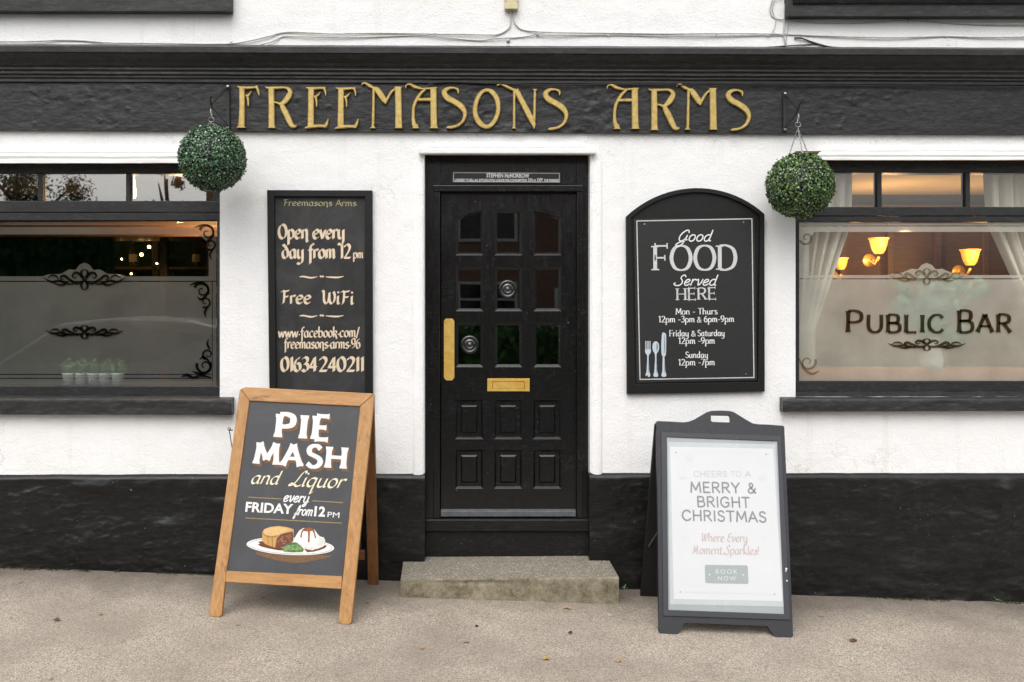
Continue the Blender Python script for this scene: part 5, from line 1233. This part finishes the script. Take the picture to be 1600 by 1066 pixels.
words('lettering', M['sign_white'], fpan, fp3, ('FOOD', (1021, 422.5), (1152, 421.5), 38, dict(style='serif', w=1.25, gap=.9)), ('HERE', (1057, 469), (1119, 467.5), 18, dict(style='serif', w=1.3, gap=1.1)))
sr = dict(style='serif', w=1.25, serif=.8, gap=.7)
words('lettering', M['white_paint_text'], fpan, fp3, ('Mon - Thurs', (1056, 491.5), (1121, 491), 9.3, sr), ('12pm -3pm', (1029.5, 503.8), (1085.5, 503.5), 9.6, sr), ('&', (1089, 503.6), (1096, 503.6), 8, dict(style='mono', w=1.1)), ('6pm-9pm', (1100, 503.4), (1147, 503), 9.6, sr),
      ('Friday', (1046, 525.7), (1076, 525.5), 9.3, sr), ('&', (1080, 525.5), (1087, 525.4), 8, dict(style='mono', w=1.1)), ('Saturday', (1090, 525.3), (1132, 525), 9.3, sr), ('12pm -9pm', (1060.5, 537.3), (1117, 537), 9.6, sr), ('Sunday', (1071, 559.3), (1106, 559), 9.3, sr), ('12pm -7pm', (1060.5, 571), (1117, 570.6), 9.6, sr))
# painted cutlery
mb = MB()
for k in range(4): vstroke(mb, fp3, [(1008.8+k*2.35, 533, 1.3), (1009+k*2.3, 548, 1.3)])
vstroke(mb, fp3, [(1012.4, 546, 9), (1012.4, 551, 8.6), (1012.4, 555, 3.2), (1012.3, 562, 2.2), (1012.4, 570, 3.4), (1012.4, 580, 4.4), (1012.4, 586, 7.4), (1012.4, 589, 5)], lift=.001)
vstroke(mb, fp3, [(1024.6, 533.5, 3), (1024.6, 537, 8.6), (1024.6, 543, 10.4), (1024.6, 549, 8), (1024.6, 553, 3), (1024.6, 562, 2.2), (1024.6, 570, 3.4), (1024.6, 580, 4.4), (1024.6, 586, 7.6), (1024.6, 589, 5)], lift=.001)
vstroke(mb, fp3, [(1038, 520, 3), (1037.4, 523, 6.4), (1037, 540, 7.6), (1037, 554, 6.6), (1036.8, 557, 3), (1036.8, 562, 3), (1037, 570, 3.8), (1037.2, 580, 4.8), (1037.2, 586, 7.8), (1037.2, 589, 5)], lift=.001)
mb.build('painted_cutlery', M['blue_grey'], fpan)
mb = MB(); vstroke(mb, fp3, [(1026.2, 536, 1), (1026.8, 542, 2.6), (1026, 548, 1)], lift=.0022); vstroke(mb, fp3, [(1038.2, 524, .8), (1038.4, 540, 1.8), (1038, 552, .8)], lift=.0022)
for x in (1012.4, 1024.6, 1037.1): vstroke(mb, fp3, [(x+.9, 565, .5), (x+1.1, 576, 1), (x+1.2, 583, .6)], lift=.0022)
mb.build('painted_shading', M['steel_blue'], fpan)

# ---------------------------------------------------------------- wooden A-board
b0, b1 = G(326, 964), G(549, 976.5)
apex = P(376, 607, -.40)
A1 = Plane(b0, b1-b0, apex-b0)
wa = thing('wooden_a_board', 'pine framed A-board with hand painted pie and mash chalk panel on the pavement', 'A-board', tuple((b0+b1)/2))
L2 = lambda pl, pts: [tuple(pl.px(*p)) for p in pts]
TH = .026
mb = MB(); mb.prism(A1, [L2(A1, [(326.5, 958.5), (329, 963), (343, 964.5), (346.3, 961), (352, 909), (389.6, 626.6), (376, 607.6), (374.2, 611)])], -TH, 0); mb.build('leg', M['pine_upright'], wa, False, .004)
mb = MB(); mb.prism(A1, [L2(A1, [(528.6, 970), (531.5, 974.5), (545.5, 976), (549, 972.5), (585, 620), (584.6, 616), (562.6, 635.2), (533.6, 920)])], -TH, 0); mb.build('leg', M['pine_upright'], wa, False, .004)
mb = MB(); mb.prism(A1, [L2(A1, [(389.8, 626.4), (562.4, 635), (584.4, 615.8), (579, 614.6), (384, 604.8), (376.2, 607.4)])], -TH, .0006); mb.build('top_rail', M['pine_rail'], wa, False, .004)
mb = MB(); mb.prism(A1, [L2(A1, [(352, 909.5), (533.4, 920.5), (534.4, 900.7), (353.8, 892)])], -TH, -.0006); mb.build('bottom_rail', M['pine_rail'], wa, False, .003)
A1p = A1.off(-.009); mb = MB(); mb.prism(A1p, [L2(A1p, [(352.5, 894), (535, 902.5), (563.5, 634), (388.5, 625)])], -.008, 0); apan = mb.build('panel', M['slate_board'], wa)
def off_px(L, dx, dy): return [(s, (a[0]+dx, a[1]+dy), (b_[0]+dx, b_[1]+dy), c, k_) for s, a, b_, c, k_ in L]
pm = [('PIE', (431, 683), (514, 687.5), 36, dict(style='slab', w=2.3, gap=2.3, lift=.0022, serif=.75)), ('MASH', (398, 724.3), (539, 732.5), 32.5, dict(style='slab', w=2.1, gap=1.6, lift=.0022, serif=.75))]
words('drop_shadow', M['brown_paint'], apan, A1p, *[(s, a, b_, c, dict(k_, lift=.0008)) for s, a, b_, c, k_ in off_px(pm, 3.4, 4.6)], *[(s, a, b_, c, dict(k_, lift=.0010)) for s, a, b_, c, k_ in off_px(pm, 1.8, 2.4)])
words('lettering', M['white_paint_text'], apan, A1p, *pm)
words('lettering', M['pale_cream'], apan, A1p, ('and', (391, 755.5), (434, 757), 20, dict(style='nib', font=SCR, slant=.4, w=1.15)), ('Liquor', (453, 759), (536, 763), 22, dict(style='nib', font=SCR, slant=.4, w=1.15)))
words('lettering', M['white_paint_text'], apan, A1p, ('every', (442, 783.5), (481, 785.5), 14.5, dict(style='mono', font=SCR, slant=.3, w=1.15)), ('from', (460, 804.5), (487, 806), 14, dict(style='mono', font=SCR, slant=.3, w=1.1)))
mb = MB(); ftext(mb, A1p, 'FRIDAY', (383, 799.8), (457, 803.6), 15.6, .028); ftext(mb, A1p, '12', (490.5, 806.8), (507.5, 807.8), 16, .035); ftext(mb, A1p, 'PM', (511.5, 808.2), (530, 809.3), 8.4, .0); mb.build('lettering', M['white_paint_text'], apan)
mb = MB()
for a, b_ in (((387.5, 777), (440, 779.8)), ((488, 782.6), (536, 785.6)), ((383.5, 809.5), (534.5, 817.6))): vstroke(mb, A1p, [(*a, 1.4), (*b_, 1.4)])
mb.build('rule', M['gold_line'], apan)
# painted plate of food
def ell(cx, cy, rx, ry, tl=.045, n=40): return [(cx+rx*math.cos(2*math.pi*i/n)-ry*math.sin(2*math.pi*i/n)*0, cy+ry*math.sin(2*math.pi*i/n)+tl*rx*math.cos(2*math.pi*i/n)) for i in range(n)]
for nm, col in (('plate_white', (.80, .80, .77)), ('gravy_brown', (.16, .06, .025)), ('crust_gold', (.56, .33, .12)), ('crust_light', (.68, .45, .20)), ('crust_dark', (.36, .18, .055)), ('meat_brown', (.17, .07, .045)), ('pea_green', (.22, .36, .15)), ('pea_dark', (.09, .17, .06)), ('mash_white', (.80, .79, .74)), ('mash_shade', (.66, .65, .58)), ('rim_grey', (.35, .36, .36))):
    simple(nm, col, .7, .2, 0, .15, 60, .05)
def art(name, mat, shapes, lift):
    mb = MB()
    for i, s_ in enumerate(shapes): poly(mb, A1p, s_, lift+.00012*(i % 5))
    return mb.build(name, M[mat], apan)
art('painted_table', 'brown_paint', [[(399, 862), (405, 863), (518, 868), (516, 871), (508, 872.6), (500, 874), (490, 876), (478, 879), (462, 880), (450, 879), (440, 877), (428, 874.5), (418, 872), (408, 869), (400, 866)]], .0007)
art('painted_plate', 'plate_white', [ell(453.8, 853.5, 68.5, 13.8)], .0014)
mb = MB(); e_ = ell(453.8, 853.5, 65, 12); [vstroke(mb, A1p, [(*e_[i], .6), (*e_[(i+1) % 40], .6)], lift=.0020) for i in range(40)]; mb.build('painted_rim', M['rim_grey'], apan)
art('painted_gravy', 'gravy_brown', [[(403, 847), (412, 845), (424, 848), (436, 853), (447, 856), (449, 860), (436, 860), (420, 857), (408, 854), (403, 851), (407, 849)]], .0026)
art('painted_gravy', 'gravy_brown', [[(476, 858), (479, 855.5), (486, 859.5), (496, 858), (504, 854.5), (508, 851.5), (511, 853), (508, 856.5), (500, 859.5), (490, 862), (480, 863)]], .0026)
art('painted_pie', 'crust_gold', [[(410, 832), (413, 827), (422, 823.5), (436, 822), (450, 824), (459, 827), (459.5, 832), (458, 846), (452, 852), (443, 857), (430, 856), (416, 851), (410, 846)]], .0034)
art('painted_crust', 'crust_light', [[(411, 832), (415, 826.6), (425, 823.6), (437, 823), (449, 825), (457, 828.4), (446, 832), (436, 836), (424, 838), (415, 836)]], .0042)
art('painted_crust_edge', 'crust_dark', [[(411, 832), (415, 836), (424, 838), (433.5, 837), (433, 838.6), (424, 839.6), (414.5, 837.6), (410.6, 833.6)], [(418, 838), (419, 851.5), (420, 852), (419.4, 838.6)], [(425, 839.8), (425.5, 854.4), (426.5, 854.8), (426.4, 839.8)]], .0046)
art('painted_filling', 'meat_brown', [[(431, 852), (433, 841), (440, 834.5), (449, 832.5), (458, 831), (458.5, 845), (452, 850), (445, 854), (437, 857), (430, 857)]], .0050)
mb = MB(); ra = random.Random(3)
for i in range(26):
    x, y = ra.uniform(435, 456), ra.uniform(835, 853)
    if y < 834+(458-x)*.28 or y > 858-(x-432)*.5: continue
    poly(mb, A1p, [(x+ra.uniform(1, 2.4)*math.cos(a*1.05), y+ra.uniform(.8, 1.8)*math.sin(a*1.05)) for a in range(6)], .0056+.00012*(i % 5))
mb.build('painted_meat', simple('meat_light', (.33, .15, .09), .7, .2), apan)
mb = MB(); mbd = MB()
poly(mbd, A1p, [(441, 859), (446, 852), (455, 848), (463, 847.5), (471, 853), (475, 858.5), (473, 862), (458, 862.5), (444, 861.5)], .0058)
for i in range(60):
    x = ra.uniform(444, 473); top = 849+abs(x-460)*.38; y = ra.uniform(top, 860.6); r_ = 1.5
    poly(mb, A1p, [(x+r_*math.cos(a*.785), y+r_*math.sin(a*.785)) for a in range(8)], .0064+.00012*(i % 7))
mbd.build('painted_pea_shade', M['pea_dark'], apan); mb.build('painted_peas', M['pea_green'], apan)
art('painted_mash', 'mash_white', [[(460, 846), (462, 838), (468, 829), (474, 825.4), (484, 825), (492, 828), (496, 834), (500, 838.4), (506, 840), (508.6, 845), (505, 850.6), (500, 853), (496, 857), (488, 860), (478, 858), (470, 853.4), (462, 850)]], .0034)
art('painted_mash_shade', 'mash_shade', [[(497, 840), (505, 841), (507, 845), (502, 851), (494, 853), (499, 848)], [(474, 852), (482, 856), (492, 855), (487, 859), (478, 857)]], .0042)
mb = MB(); poly(mb, A1p, [(472, 829), (476, 825.4), (485, 824.6), (491, 828), (493, 831), (488, 829.6), (482, 830), (476, 830)], .0048)
for L in ([(474, 828, 2), (471.4, 833, 1.6), (470.6, 839, 2)], [(483, 829, 3.2), (483, 838, 2.2), (482.6, 846, 2.6)], [(490, 829, 2.6), (492, 835, 1.8), (493.4, 840, 2)]): vstroke(mb, A1p, L, lift=.0053, caps=True)
mb.build('painted_gravy_drip', simple('gravy_red', (.30, .10, .045), .7, .2), apan)
# rear frame leaning back to the wall
tl3, tr3 = A1.at(*A1.px(376, 608), -.03), A1.at(*A1.px(584.5, 617), -.03)
rr_ = G(583.5, 913); rl_ = rr_-(tr3-tl3).normalized()*((tr3-tl3).length-.0)
rl_.z = ground_z(rl_.x, rl_.y)
wax = (tr3-tl3).normalized()
mb = MB(); mb.bar(tr3-wax*.035+Vector((0, .004, 0)), rr_-wax*.0+Vector((0, 0, .0)), .062, .024, wax); mb.build('rear_leg', M['dark_oak'], wa, False, .004)
mb = MB(); mb.bar(tl3+wax*.035+Vector((0, .004, 0)), rl_+wax*.03, .062, .024, wax); mb.build('rear_leg', M['dark_oak'], wa, False, .004)
def rpt(u, v, off=0): return (tl3.lerp(tr3, u)).lerp(rl_.lerp(rr_, u), v)
mb = MB(); mb.bar(rpt(.08, .84), rpt(.93, .84), .06, .02, rpt(.5, 1)-rpt(.5, 0)); mb.bar(rpt(.08, .03), rpt(.92, .03), .06, .02, rpt(.5, 1)-rpt(.5, 0)); mb.build('rear_rail', M['dark_oak'], wa, False, .003)
mb = MB(); nv_ = (rpt(.5, 1)-rpt(.5, 0)).cross(wax).normalized()*.004
mb.hexa([rpt(.1, .82)-nv_, rpt(.9, .82)-nv_, rpt(.9, .82)+nv_, rpt(.1, .82)+nv_, rpt(.1, .05)-nv_, rpt(.9, .05)-nv_, rpt(.9, .05)+nv_, rpt(.1, .05)+nv_]); mb.build('rear_panel', M['slate_board'], wa)
for (hx, hy_), sgn in (((361.5, 672), -1), ((578, 678), 1)):
    p = A1.at(*A1.px(hx, hy_), -.013); q = rpt(0 if sgn < 0 else 1, .5)
    mb = MB(); mb.tube([p+wax*sgn*-.004, p+wax*sgn*.014], .003, 6); mb.tube([p+wax*sgn*.012+Vector((0, 0, .006)), p+wax*sgn*.016, p+wax*sgn*.013+Vector((0, .02, -.05)), p+wax*sgn*.010+Vector((0, .05, -.12))], .0026, 6)
    mb.tube([p+wax*sgn*.016+Vector((.008*math.cos(t_*.785), 0, .006+.008*math.sin(t_*.785))) for t_ in range(8)], .0022, 5, 0, False, True); mb.build('stay_hook', M['iron'], wa)

# ---------------------------------------------------------------- plastic A-board
c0, c1 = G(1030, 990.5), G(1239.5, 997)
apx = P(1025.8, 658, -.40); B1 = Plane(c0, c1-c0, apx-c0)
pb = thing('plastic_a_board', 'dark grey plastic A-board with a white Christmas poster on the pavement', 'A-board', tuple((c0+c1)/2))
top_ = [(1225.6, 668), (1224, 665.3), (1200, 663.5), (1184, 663), (1176, 661.5), (1166, 656), (1154, 648.5), (1147, 644.2), (1140, 642.2), (1126, 641.6), (1112, 642), (1105, 643.8), (1096, 649), (1084, 656), (1076, 659), (1068, 660), (1050, 659), (1027.5, 657.8), (1025.6, 659)]
slot = [(1113, 648.2), (1139, 648.6), (1141.5, 650), (1142, 658), (1140, 660.2), (1113.5, 659.4), (1111, 657.6), (1111, 650)]
mb = MB(); outl = [(1030.2, 986), (1032, 990.3), (1058, 991.6), (1061.3, 989), (1069, 973.2), (1199, 978.6), (1208.6, 993), (1211.5, 995.6), (1236, 997), (1239.4, 994)]+top_
mb.prism(B1, [L2(B1, outl), L2(B1, slot)], -.03, 0); mb.build('front_panel', M['grey_plastic'], pb, False, .004)
B2 = B1.off(.008); mb = MB(); mb.prism(B2, [L2(B2, [(1036.5, 962.5), (1235, 969), (1220.3, 681.2), (1033, 675.2)]), L2(B2, [(1044.5, 953), (1042, 683), (1215, 689.6), (1225.4, 959.5)])], -.0075, 0); mb.build('snap_frame', M['grey_bead'], pb, False, .0025)
B3 = B1.off(.0015); mb = MB(); mb.flat(B3, [L2(B3, [(1043.5, 953.5), (1226, 960), (1215.5, 688.5), (1041, 682.5)])]); mb.build('backing', M['backing_grey'], pb)
B3b = B1.off(.0022); mb = MB(); mb.flat(B3b, [L2(B3b, [(1047, 944), (1224.5, 948), (1211.5, 694.5), (1043.6, 690.5)])]); mb.build('backing_card', M['backing_edge'], pb)
B4 = B1.off(.003); mb = MB(); mb.prism(B4, [L2(B4, [(1053, 936), (1222.4, 939.6), (1208.2, 701.3), (1046.8, 698)])], -.0006, 0); po = mb.build('poster', M['poster_paper'], pb)
gz = dict(style='mono', w=.8, gap=1.25)
words('lettering', M['print_pale'], po, B4, ('CHEERS', (1084, 745), (1136, 745), 8.4, gz), ('TO', (1142.5, 745), (1158.5, 745.2), 8.4, gz), ('A', (1164.5, 745.2), (1173.5, 745.3), 8.4, gz))
gy = dict(style='mono', w=1.3, gap=1.3)
words('lettering', M['print_grey'], po, B4, ('MERRY', (1079, 769), (1156, 770.3), 15.4, gy), ('&', (1168.5, 770.5), (1181.5, 770.7), 15.4, gy), ('BRIGHT', (1089.6, 791.6), (1171.5, 793.1), 15.4, gy), ('CHRISTMAS', (1066, 813), (1197.5, 815.9), 15.6, gy))
words('lettering', M['print_rose'], po, B4, ('Where Every', (1096, 846.2), (1168, 847), 13, dict(style='nib', font=SCR, slant=.1, w=.95)), ('Moment Sparkles!', (1082, 865.4), (1186, 867), 13, dict(style='nib', font=SCR, slant=.1, w=.95)))
mb = MB()
def rrect(q, k=3):
    out = []
    n = len(q)
    for i in range(n):
        p = Vector(q[i]); a = (Vector(q[i-1])-p).normalized(); b_ = (Vector(q[(i+1) % n])-p).normalized()
        for t_ in range(5): s = t_/4; out.append(tuple(p+a*k*(1-s)**2+b_*k*s**2))
    return out
poly(mb, B4, rrect([(1102, 911.3), (1169.6, 912.7), (1168.3, 883.6), (1101, 882.7)]), .0006); mb.build('button', M['print_button'], po)
mb = MB()
ftext(mb, B4, 'BOOK', (1118.5, 896.5), (1152.5, 896.9), 6.8, .0, 0, .0014, 1.3); ftext(mb, B4, 'NOW', (1122, 907), (1150, 907.5), 6.8, .0, 0, .0014, 1.3)
for x, y in ((1108.5, 898), (1161, 898.6)): poly(mb, B4, [(x, y-2.2), (x-.6, y-.6), (x-2.2, y), (x-.6, y+.6), (x, y+2.2), (x+.6, y+.6), (x+2.2, y), (x+.6, y-.6)], .0014)
mb.build('lettering', M['poster_paper'], po)
mb = MB()
rim(mb, B4, [(1056, 706.6), (1198, 709.5), (1211.6, 928.4), (1062, 925)], .5)
simple('print_faint', (.63, .64, .65), .5, .4, 0, .04, 40, .02)
for bx, by in ((1067, 744), (1191, 745.5), (1077, 715)):
    vstroke(mb, B4, [(bx, by-34 if by > 730 else by-8, .4), (bx, by-7, .4)]); e_ = [(bx+5.6*math.cos(a*.5236), by+5.6*math.sin(a*.5236)) for a in range(13)]
    for i in range(12): vstroke(mb, B4, [(*e_[i], .6), (*e_[i+1], .6)])
    vstroke(mb, B4, [(bx-5.4, by-1, .5), (bx, by+1, .5), (bx+5.4, by-1, .5)]); vstroke(mb, B4, [(bx-5.2, by+2, .5), (bx, by+3.6, .5), (bx+5.2, by+2, .5)])
for sx_, sy_ in ((1070, 841), (1192, 839)):
    for s in (1, .6): vstroke(mb, B4, [(sx_, sy_-7*s, .2), (sx_, sy_, .9), (sx_, sy_+7*s, .2)]); vstroke(mb, B4, [(sx_-5*s, sy_, .2), (sx_, sy_, .9), (sx_+5*s, sy_, .2)])
mb.build('print_ornament', M['print_faint'], po)
mb = MB()
for x, y in ((1056, 707), (1197.5, 710), (1063, 925), (1210, 928.5)): poly(mb, B4, [(x+1.3*math.cos(a), y+1.3*math.sin(a)) for a in range(6)], .0008)
mb.build('print_corner', M['print_grey'], po)
# rear panel of the plastic board
tl4, tr4 = B1.at(*B1.px(1027, 660), -.034), B1.at(*B1.px(1224, 667), -.034); wbx = (tr4-tl4).normalized(); wl_ = (tr4-tl4).length
q0 = G(999.5, 929); q1 = q0+wbx*wl_*1.0; q1.z = ground_z(q1.x, q1.y)
RP = Plane(q1, q0-q1, tr4-q1)
hgt_ = (tl4-q0).dot(RP.v)
loc = [(0, 0), (.1, 0), (.13, .055), (wl_-.13, .055), (wl_-.1, 0), (wl_, 0), (wl_, hgt_), (0, hgt_)]
mb = MB(); mb.prism(RP, [loc], -.028, 0); mb.build('rear_panel', M['black_plastic'], pb, False, .004)
p_ = B1.at(*B1.px(1031, 850), -.02); mb = MB(); a_ = P(1027, 832, -.3); s_ = P(1013.5, 854, -.22); mb.bar(a_, s_, .008, .003, (0, 0, 1)); mb.build('stay', M['steel'], pb)
# chips and paint spots on the snap frame are part of its plastic; two stickers
mb = MB()
for x, y, r_ in ((1228.5, 889, 1.6), (1228, 892.5, 1), (1229.5, 907.5, 1.2)): poly(mb, B2, [(x+r_*math.cos(a*.9), y+r_*1.2*math.sin(a*.9)) for a in range(7)], .0006)
mb.build('paint_spot', M['white_paint_text'], pb)

# ---------------------------------------------------------------- cables and fittings on the wall
def cable(pts, r, mat, label, y=-.007, sub=7):
    mb = MB(); q = smooth_line([P(a, b_, y-(.004*math.sin(i*1.7)+.002)) for i, (a, b_) in enumerate(pts)], sub); mb.tube(q, r, 6)
    return tag(mb.build('wall_cable', mat, None, True), label, 'cable')
cable([(-60, 65), (45, 65), (90, 63), (130, 64), (170, 67), (250, 68), (330, 69), (365, 68), (390, 64), (420, 57), (440, 51.5), (465, 50.5), (520, 53), (575, 52), (640, 52.5), (700, 53.5), (760, 54.5), (778, 54), (792, 47), (797.5, 38), (798, 20)], .0042, M['cable_white'], 'thin weathered cable rising from the cornice into the cream junction box')
cable([(-60, 69), (40, 70), (120, 72), (200, 73.5), (280, 72), (340, 72.5), (372, 73), (400, 71.5), (415, 68), (428, 64), (440, 58), (452, 57), (500, 58), (560, 58.5), (620, 56.5), (660, 55), (690, 58), (725, 62), (752, 63.5), (768, 61), (790, 59.5), (806, 59), (822, 57), (838, 54)], .0036, M['cable_white'], 'lower knobbly cable running just above the cornice under the upper cable')
cable([(801.5, 20), (803, 32), (808, 41), (818, 47), (845, 50), (900, 51.5), (960, 52), (1040, 53), (1120, 52.5), (1200, 53), (1228, 54), (1290, 56.5), (1380, 59), (1440, 58), (1480, 57), (1540, 58.5), (1660, 57)], .0042, M['cable_white'], 'long grey cable sweeping right from the junction box above the cornice')
cable([(838, 56), (870, 55.5), (930, 55), (980, 55.5), (1060, 56.5), (1120, 56), (1200, 55.5), (1226, 55)], .0034, M['cable_white'], 'thin painted cable clipped beneath the long grey cable')
cable([(1224, 30), (1250, 33), (1290, 36), (1340, 36.5), (1380, 34), (1415, 32), (1450, 34), (1500, 37.5), (1560, 38.5), (1660, 39)], .0034, M['cable_white'], 'thin cable crossing the white band directly under the right hand black sill')
cable([(1236, -20), (1230, -2), (1226, 10), (1226, 30), (1225, 55), (1230, 74)], .005, M['cable_white'], 'white painted cable dropping past the end of the right hand black sill')
cable([(1212, -12), (1205, 6), (1204, 20), (1210, 28), (1224, 31)], .0036, M['cable_white'], 'small curled white cable loop left of the right hand black sill')
cable([(1226, -8), (1212, 0), (1207, 14), (1212, 34), (1206, 52), (1198, 57)], .003, M['cable_white'], 'slack white cable tail hanging beside the curled loop')
cable([(1241, 59.5), (1252, 60), (1266, 65), (1284, 70.5), (1302, 74), (1340, 75.5), (1420, 76.5), (1520, 76.5), (1660, 77)], .005, M['cable_black'], 'black cable dropping onto the top of the cornice at right')
cable([(1180, 75), (1220, 72.5), (1250, 70.5), (1274, 69.5), (1285, 70.5)], .0034, M['cable_black'], 'short dark cable joining the black cable above the cornice')
cable([(1226, -18), (1229, 20), (1231, 40), (1228, 70)], .003, M['cable_white'], 'thin second white drop cable beside the right hand sill end')
cable([(668, 133), (676, 130), (700, 128.2), (740, 129.5), (800, 131.5), (880, 132.8), (950, 132), (1020, 132.5), (1100, 133.5), (1200, 133.4), (1330, 134), (1480, 135), (1660, 136)], .0042, M['cornice_paint'], 'black painted cable running under the cornice above the gilded letters', -.047)
jb = thing('junction_box', 'cream plastic junction box on the white wall above the cornice', 'box', tuple(P(798, 15, -.01)))
mb = MB(); a, b_ = P(788.5, 14.5, -.04), P(809.5, -20, -.04); mb.box((a.x, -.045, a.z), (b_.x, -.002, b_.z)); mb.build('case', M['cream_plastic'], jb, False, .004)
mb = MB()
for x, y in ((790.5, 2), (808, 3)): mb.lathe(P(x, y, -.0452), [(.0035, 0), (.0005, .001)], 10, 'y')
mb.build('screw', M['iron'], jb)
mb = MB()
for x in (794, 803.5): mb.lathe((P(x, 17, -.02).x, -.022, P(x, 18.5, -.02).z), [(.008, 0), (.008, .016)], 10)
mb.build('gland', M['cable_white'], jb)
clips = [(794, 64, .011), (840, 54.5, .008), (1419, 32.5, .008), (950, 56.5, .006), (1119, 54.5, .006), (1477, 58, .005), (362, 66.5, .006), (426, 55, .004)]
for i, (x, y, r_) in enumerate(clips):
    c = P(x, y, -.004); mb = MB(); mb.lathe(tuple(c), [(r_, 0), (r_, r_*.5), (r_*.7, r_*1.1), (.0004, r_*1.3)], 12, 'y')
    wh = ['round white knob fixed under the junction box', 'white cable clip right of the junction box', 'white cable clip on the thin cable under the right sill', 'white cable clip above the gilded letters A and R', 'white cable clip above the last gilded letters', 'tiny cable clip right of the drop cable', 'white cable clip below the left sill end', 'tiny white clip where the cable rises left of centre'][i]
    tag(mb.build('cable_clip', M['cable_white'], None, True), wh, 'clip', 'cable clips on the white wall')

# ---------------------------------------------------------------- litter, leaves, weed
for nm, col in (('leaf_tan', (.52, .30, .15)), ('leaf_yellow', (.55, .38, .04)), ('leaf_brown', (.20, .09, .045)), ('leaf_dark', (.06, .04, .03)), ('gum_white', (.66, .65, .62))): simple(nm, col, .7, .3, 0, .3, 120, .2)
lv = [(887, 952, .028, 'leaf_tan', 'crumpled tan leaf at the foot of the doorstep', 'leaf'), (819, 956, .012, 'leaf_tan', 'tiny ochre leaf scrap touching the doorstep front', 'leaf'), (729, 1005, .020, 'leaf_tan', 'small pale tan leaf in front of the doorstep', 'leaf'), (659, 1015, .018, 'leaf_tan', 'pinkish tan leaf right of the wooden A-board', 'leaf'), (854, 1032, .024, 'leaf_yellow', 'bright yellow leaf lying nearest the camera', 'leaf'), (967, 1035, .024, 'leaf_tan', 'orange tan leaf in front of the plastic A-board', 'leaf'), (891, 991, .020, 'leaf_dark', 'dark shrivelled leaf in front of the doorstep', 'leaf'), (745, 980, .012, 'leaf_dark', 'tiny dark twig scrap in front of the doorstep', 'leaf'),
      (89, 970, .022, 'leaf_brown', 'dark red brown leaf on the far left pavement', 'leaf'), (157, 961, .018, 'leaf_tan', 'pale leaf scrap below the left window', 'leaf'), (181, 894, .020, 'leaf_dark', 'dark leaf against the foot of the left plinth', 'leaf'), (1333, 1003, .030, 'leaf_brown', 'curled orange brown leaf on the right pavement', 'leaf'), (1461, 978, .010, 'gum_white', 'white speck of gum on the right pavement', 'litter'), (1314, 1041, .014, 'gum_white', 'pale flattened gum near the plastic A-board foot', 'litter'), (952, 962, .016, 'gum_white', 'pale paper scrap beside the doorstep corner', 'litter'), (452, 947, .006, 'gum_white', 'white speck on the pavement under the wooden A-board', 'litter')]
rl = random.Random(9)
for px, py, s, m_, lab, cat in lv:
    g = G(px, py); mb = MB(); a = rl.uniform(0, 6.28); n = 10
    rim_ = []
    for i in range(n):
        t_ = 2*math.pi*i/n; rr2 = s*(.55+.45*abs(math.cos(t_*1.5)))*rl.uniform(.8, 1.15); x, y = rr2*math.cos(t_), rr2*.75*math.sin(t_)
        rim_.append((g.x+x*math.cos(a)-y*math.sin(a), g.y+x*math.sin(a)+y*math.cos(a), g.z+.006+s*.35*rl.uniform(0, 1)*(1 if cat == 'leaf' else .1)))
    mid = (g.x, g.y, g.z+.007)
    for i in range(n): mb.face([mid, rim_[i], rim_[(i+1) % n]])
    o = mb.build('fallen_leaf' if cat == 'leaf' else 'pavement_litter', M[m_], None, False, 0, True); sd = o.modifiers.new('solid', 'SOLIDIFY'); sd.thickness = .001
    tag(o, lab, cat, 'fallen leaves on the pavement' if cat == 'leaf' else 'specks of litter on the pavement')
for px, py, n, s, lab in ((1555, 940, 26, .011, 'small bright green weed at the foot of the right plinth'), (973, 921, 14, .008, 'tiny green weed beside the right end of the doorstep')):
    g = G(px, py); rw = random.Random(px); th = thing('weed', lab, 'weed', tuple(g)); mb = MB()
    cl = leaves(mb, n, lambda: ((g.x+rw.gauss(0, .012), g.y+rw.gauss(0, .006), g.z+rw.uniform(.003, .028)), (0, -.5, .8)), s, rw); o = mb.build('leaves', M['herb_leaf'], th); color_leaves(o, cl)
simple('moss', (.075, .075, .025), .95, .1, 0, .6, 60, .6)
mb = MB(); rm = random.Random(4)
for i in range(900):
    x = rm.uniform(-3.2, 3.6)
    if -.36 < x < .72: continue
    y = -.03-abs(rm.gauss(0, .012)); z = ground_z(x, y)+rm.uniform(-.002, .006); r_ = rm.uniform(.004, .011)
    if fbm(x*1.7, 2, 6) < -.05: continue
    mb.face([(x+r_*math.cos(a*1.047), y+r_*.7*math.sin(a*1.047), z+.002+rm.uniform(0, .004)) for a in range(6)])
tag(mb.build('moss', M['moss']), 'thin line of olive moss along the foot of the black plinth', 'moss', None, 'stuff')

simple('grit_stone', (.36, .33, .29), .9, .2, 0, .5, 200, .2)
mb = MB(); rg = random.Random(12)
for i in range(1500):
    x, y = rg.uniform(-3.2, 3.8), -abs(rg.gauss(0, .55)) if i % 3 else rg.uniform(-1.7, -.05)
    if y < -1.8 or (-.46 < x < .83 and y > -.31): continue
    z = ground_z(x, y)+.004*fbm(x*1.3, y*1.3, 3); r_ = rg.uniform(.0012, .0042); a0 = rg.uniform(0, 3)
    top = (x+rg.uniform(-1, 1)*r_*.3, y, z+r_*1.1); ring = [(x+r_*rg.uniform(.7, 1.2)*math.cos(a0+k*1.257), y+r_*rg.uniform(.7, 1.2)*math.sin(a0+k*1.257), z-.001) for k in range(5)]
    for k in range(5): mb.face([ring[k], ring[(k+1) % 5], top])
tag(mb.build('grit', M['grit_stone']), 'scattered pale grit and tiny stones on the tarmac pavement', 'grit', None, 'stuff')
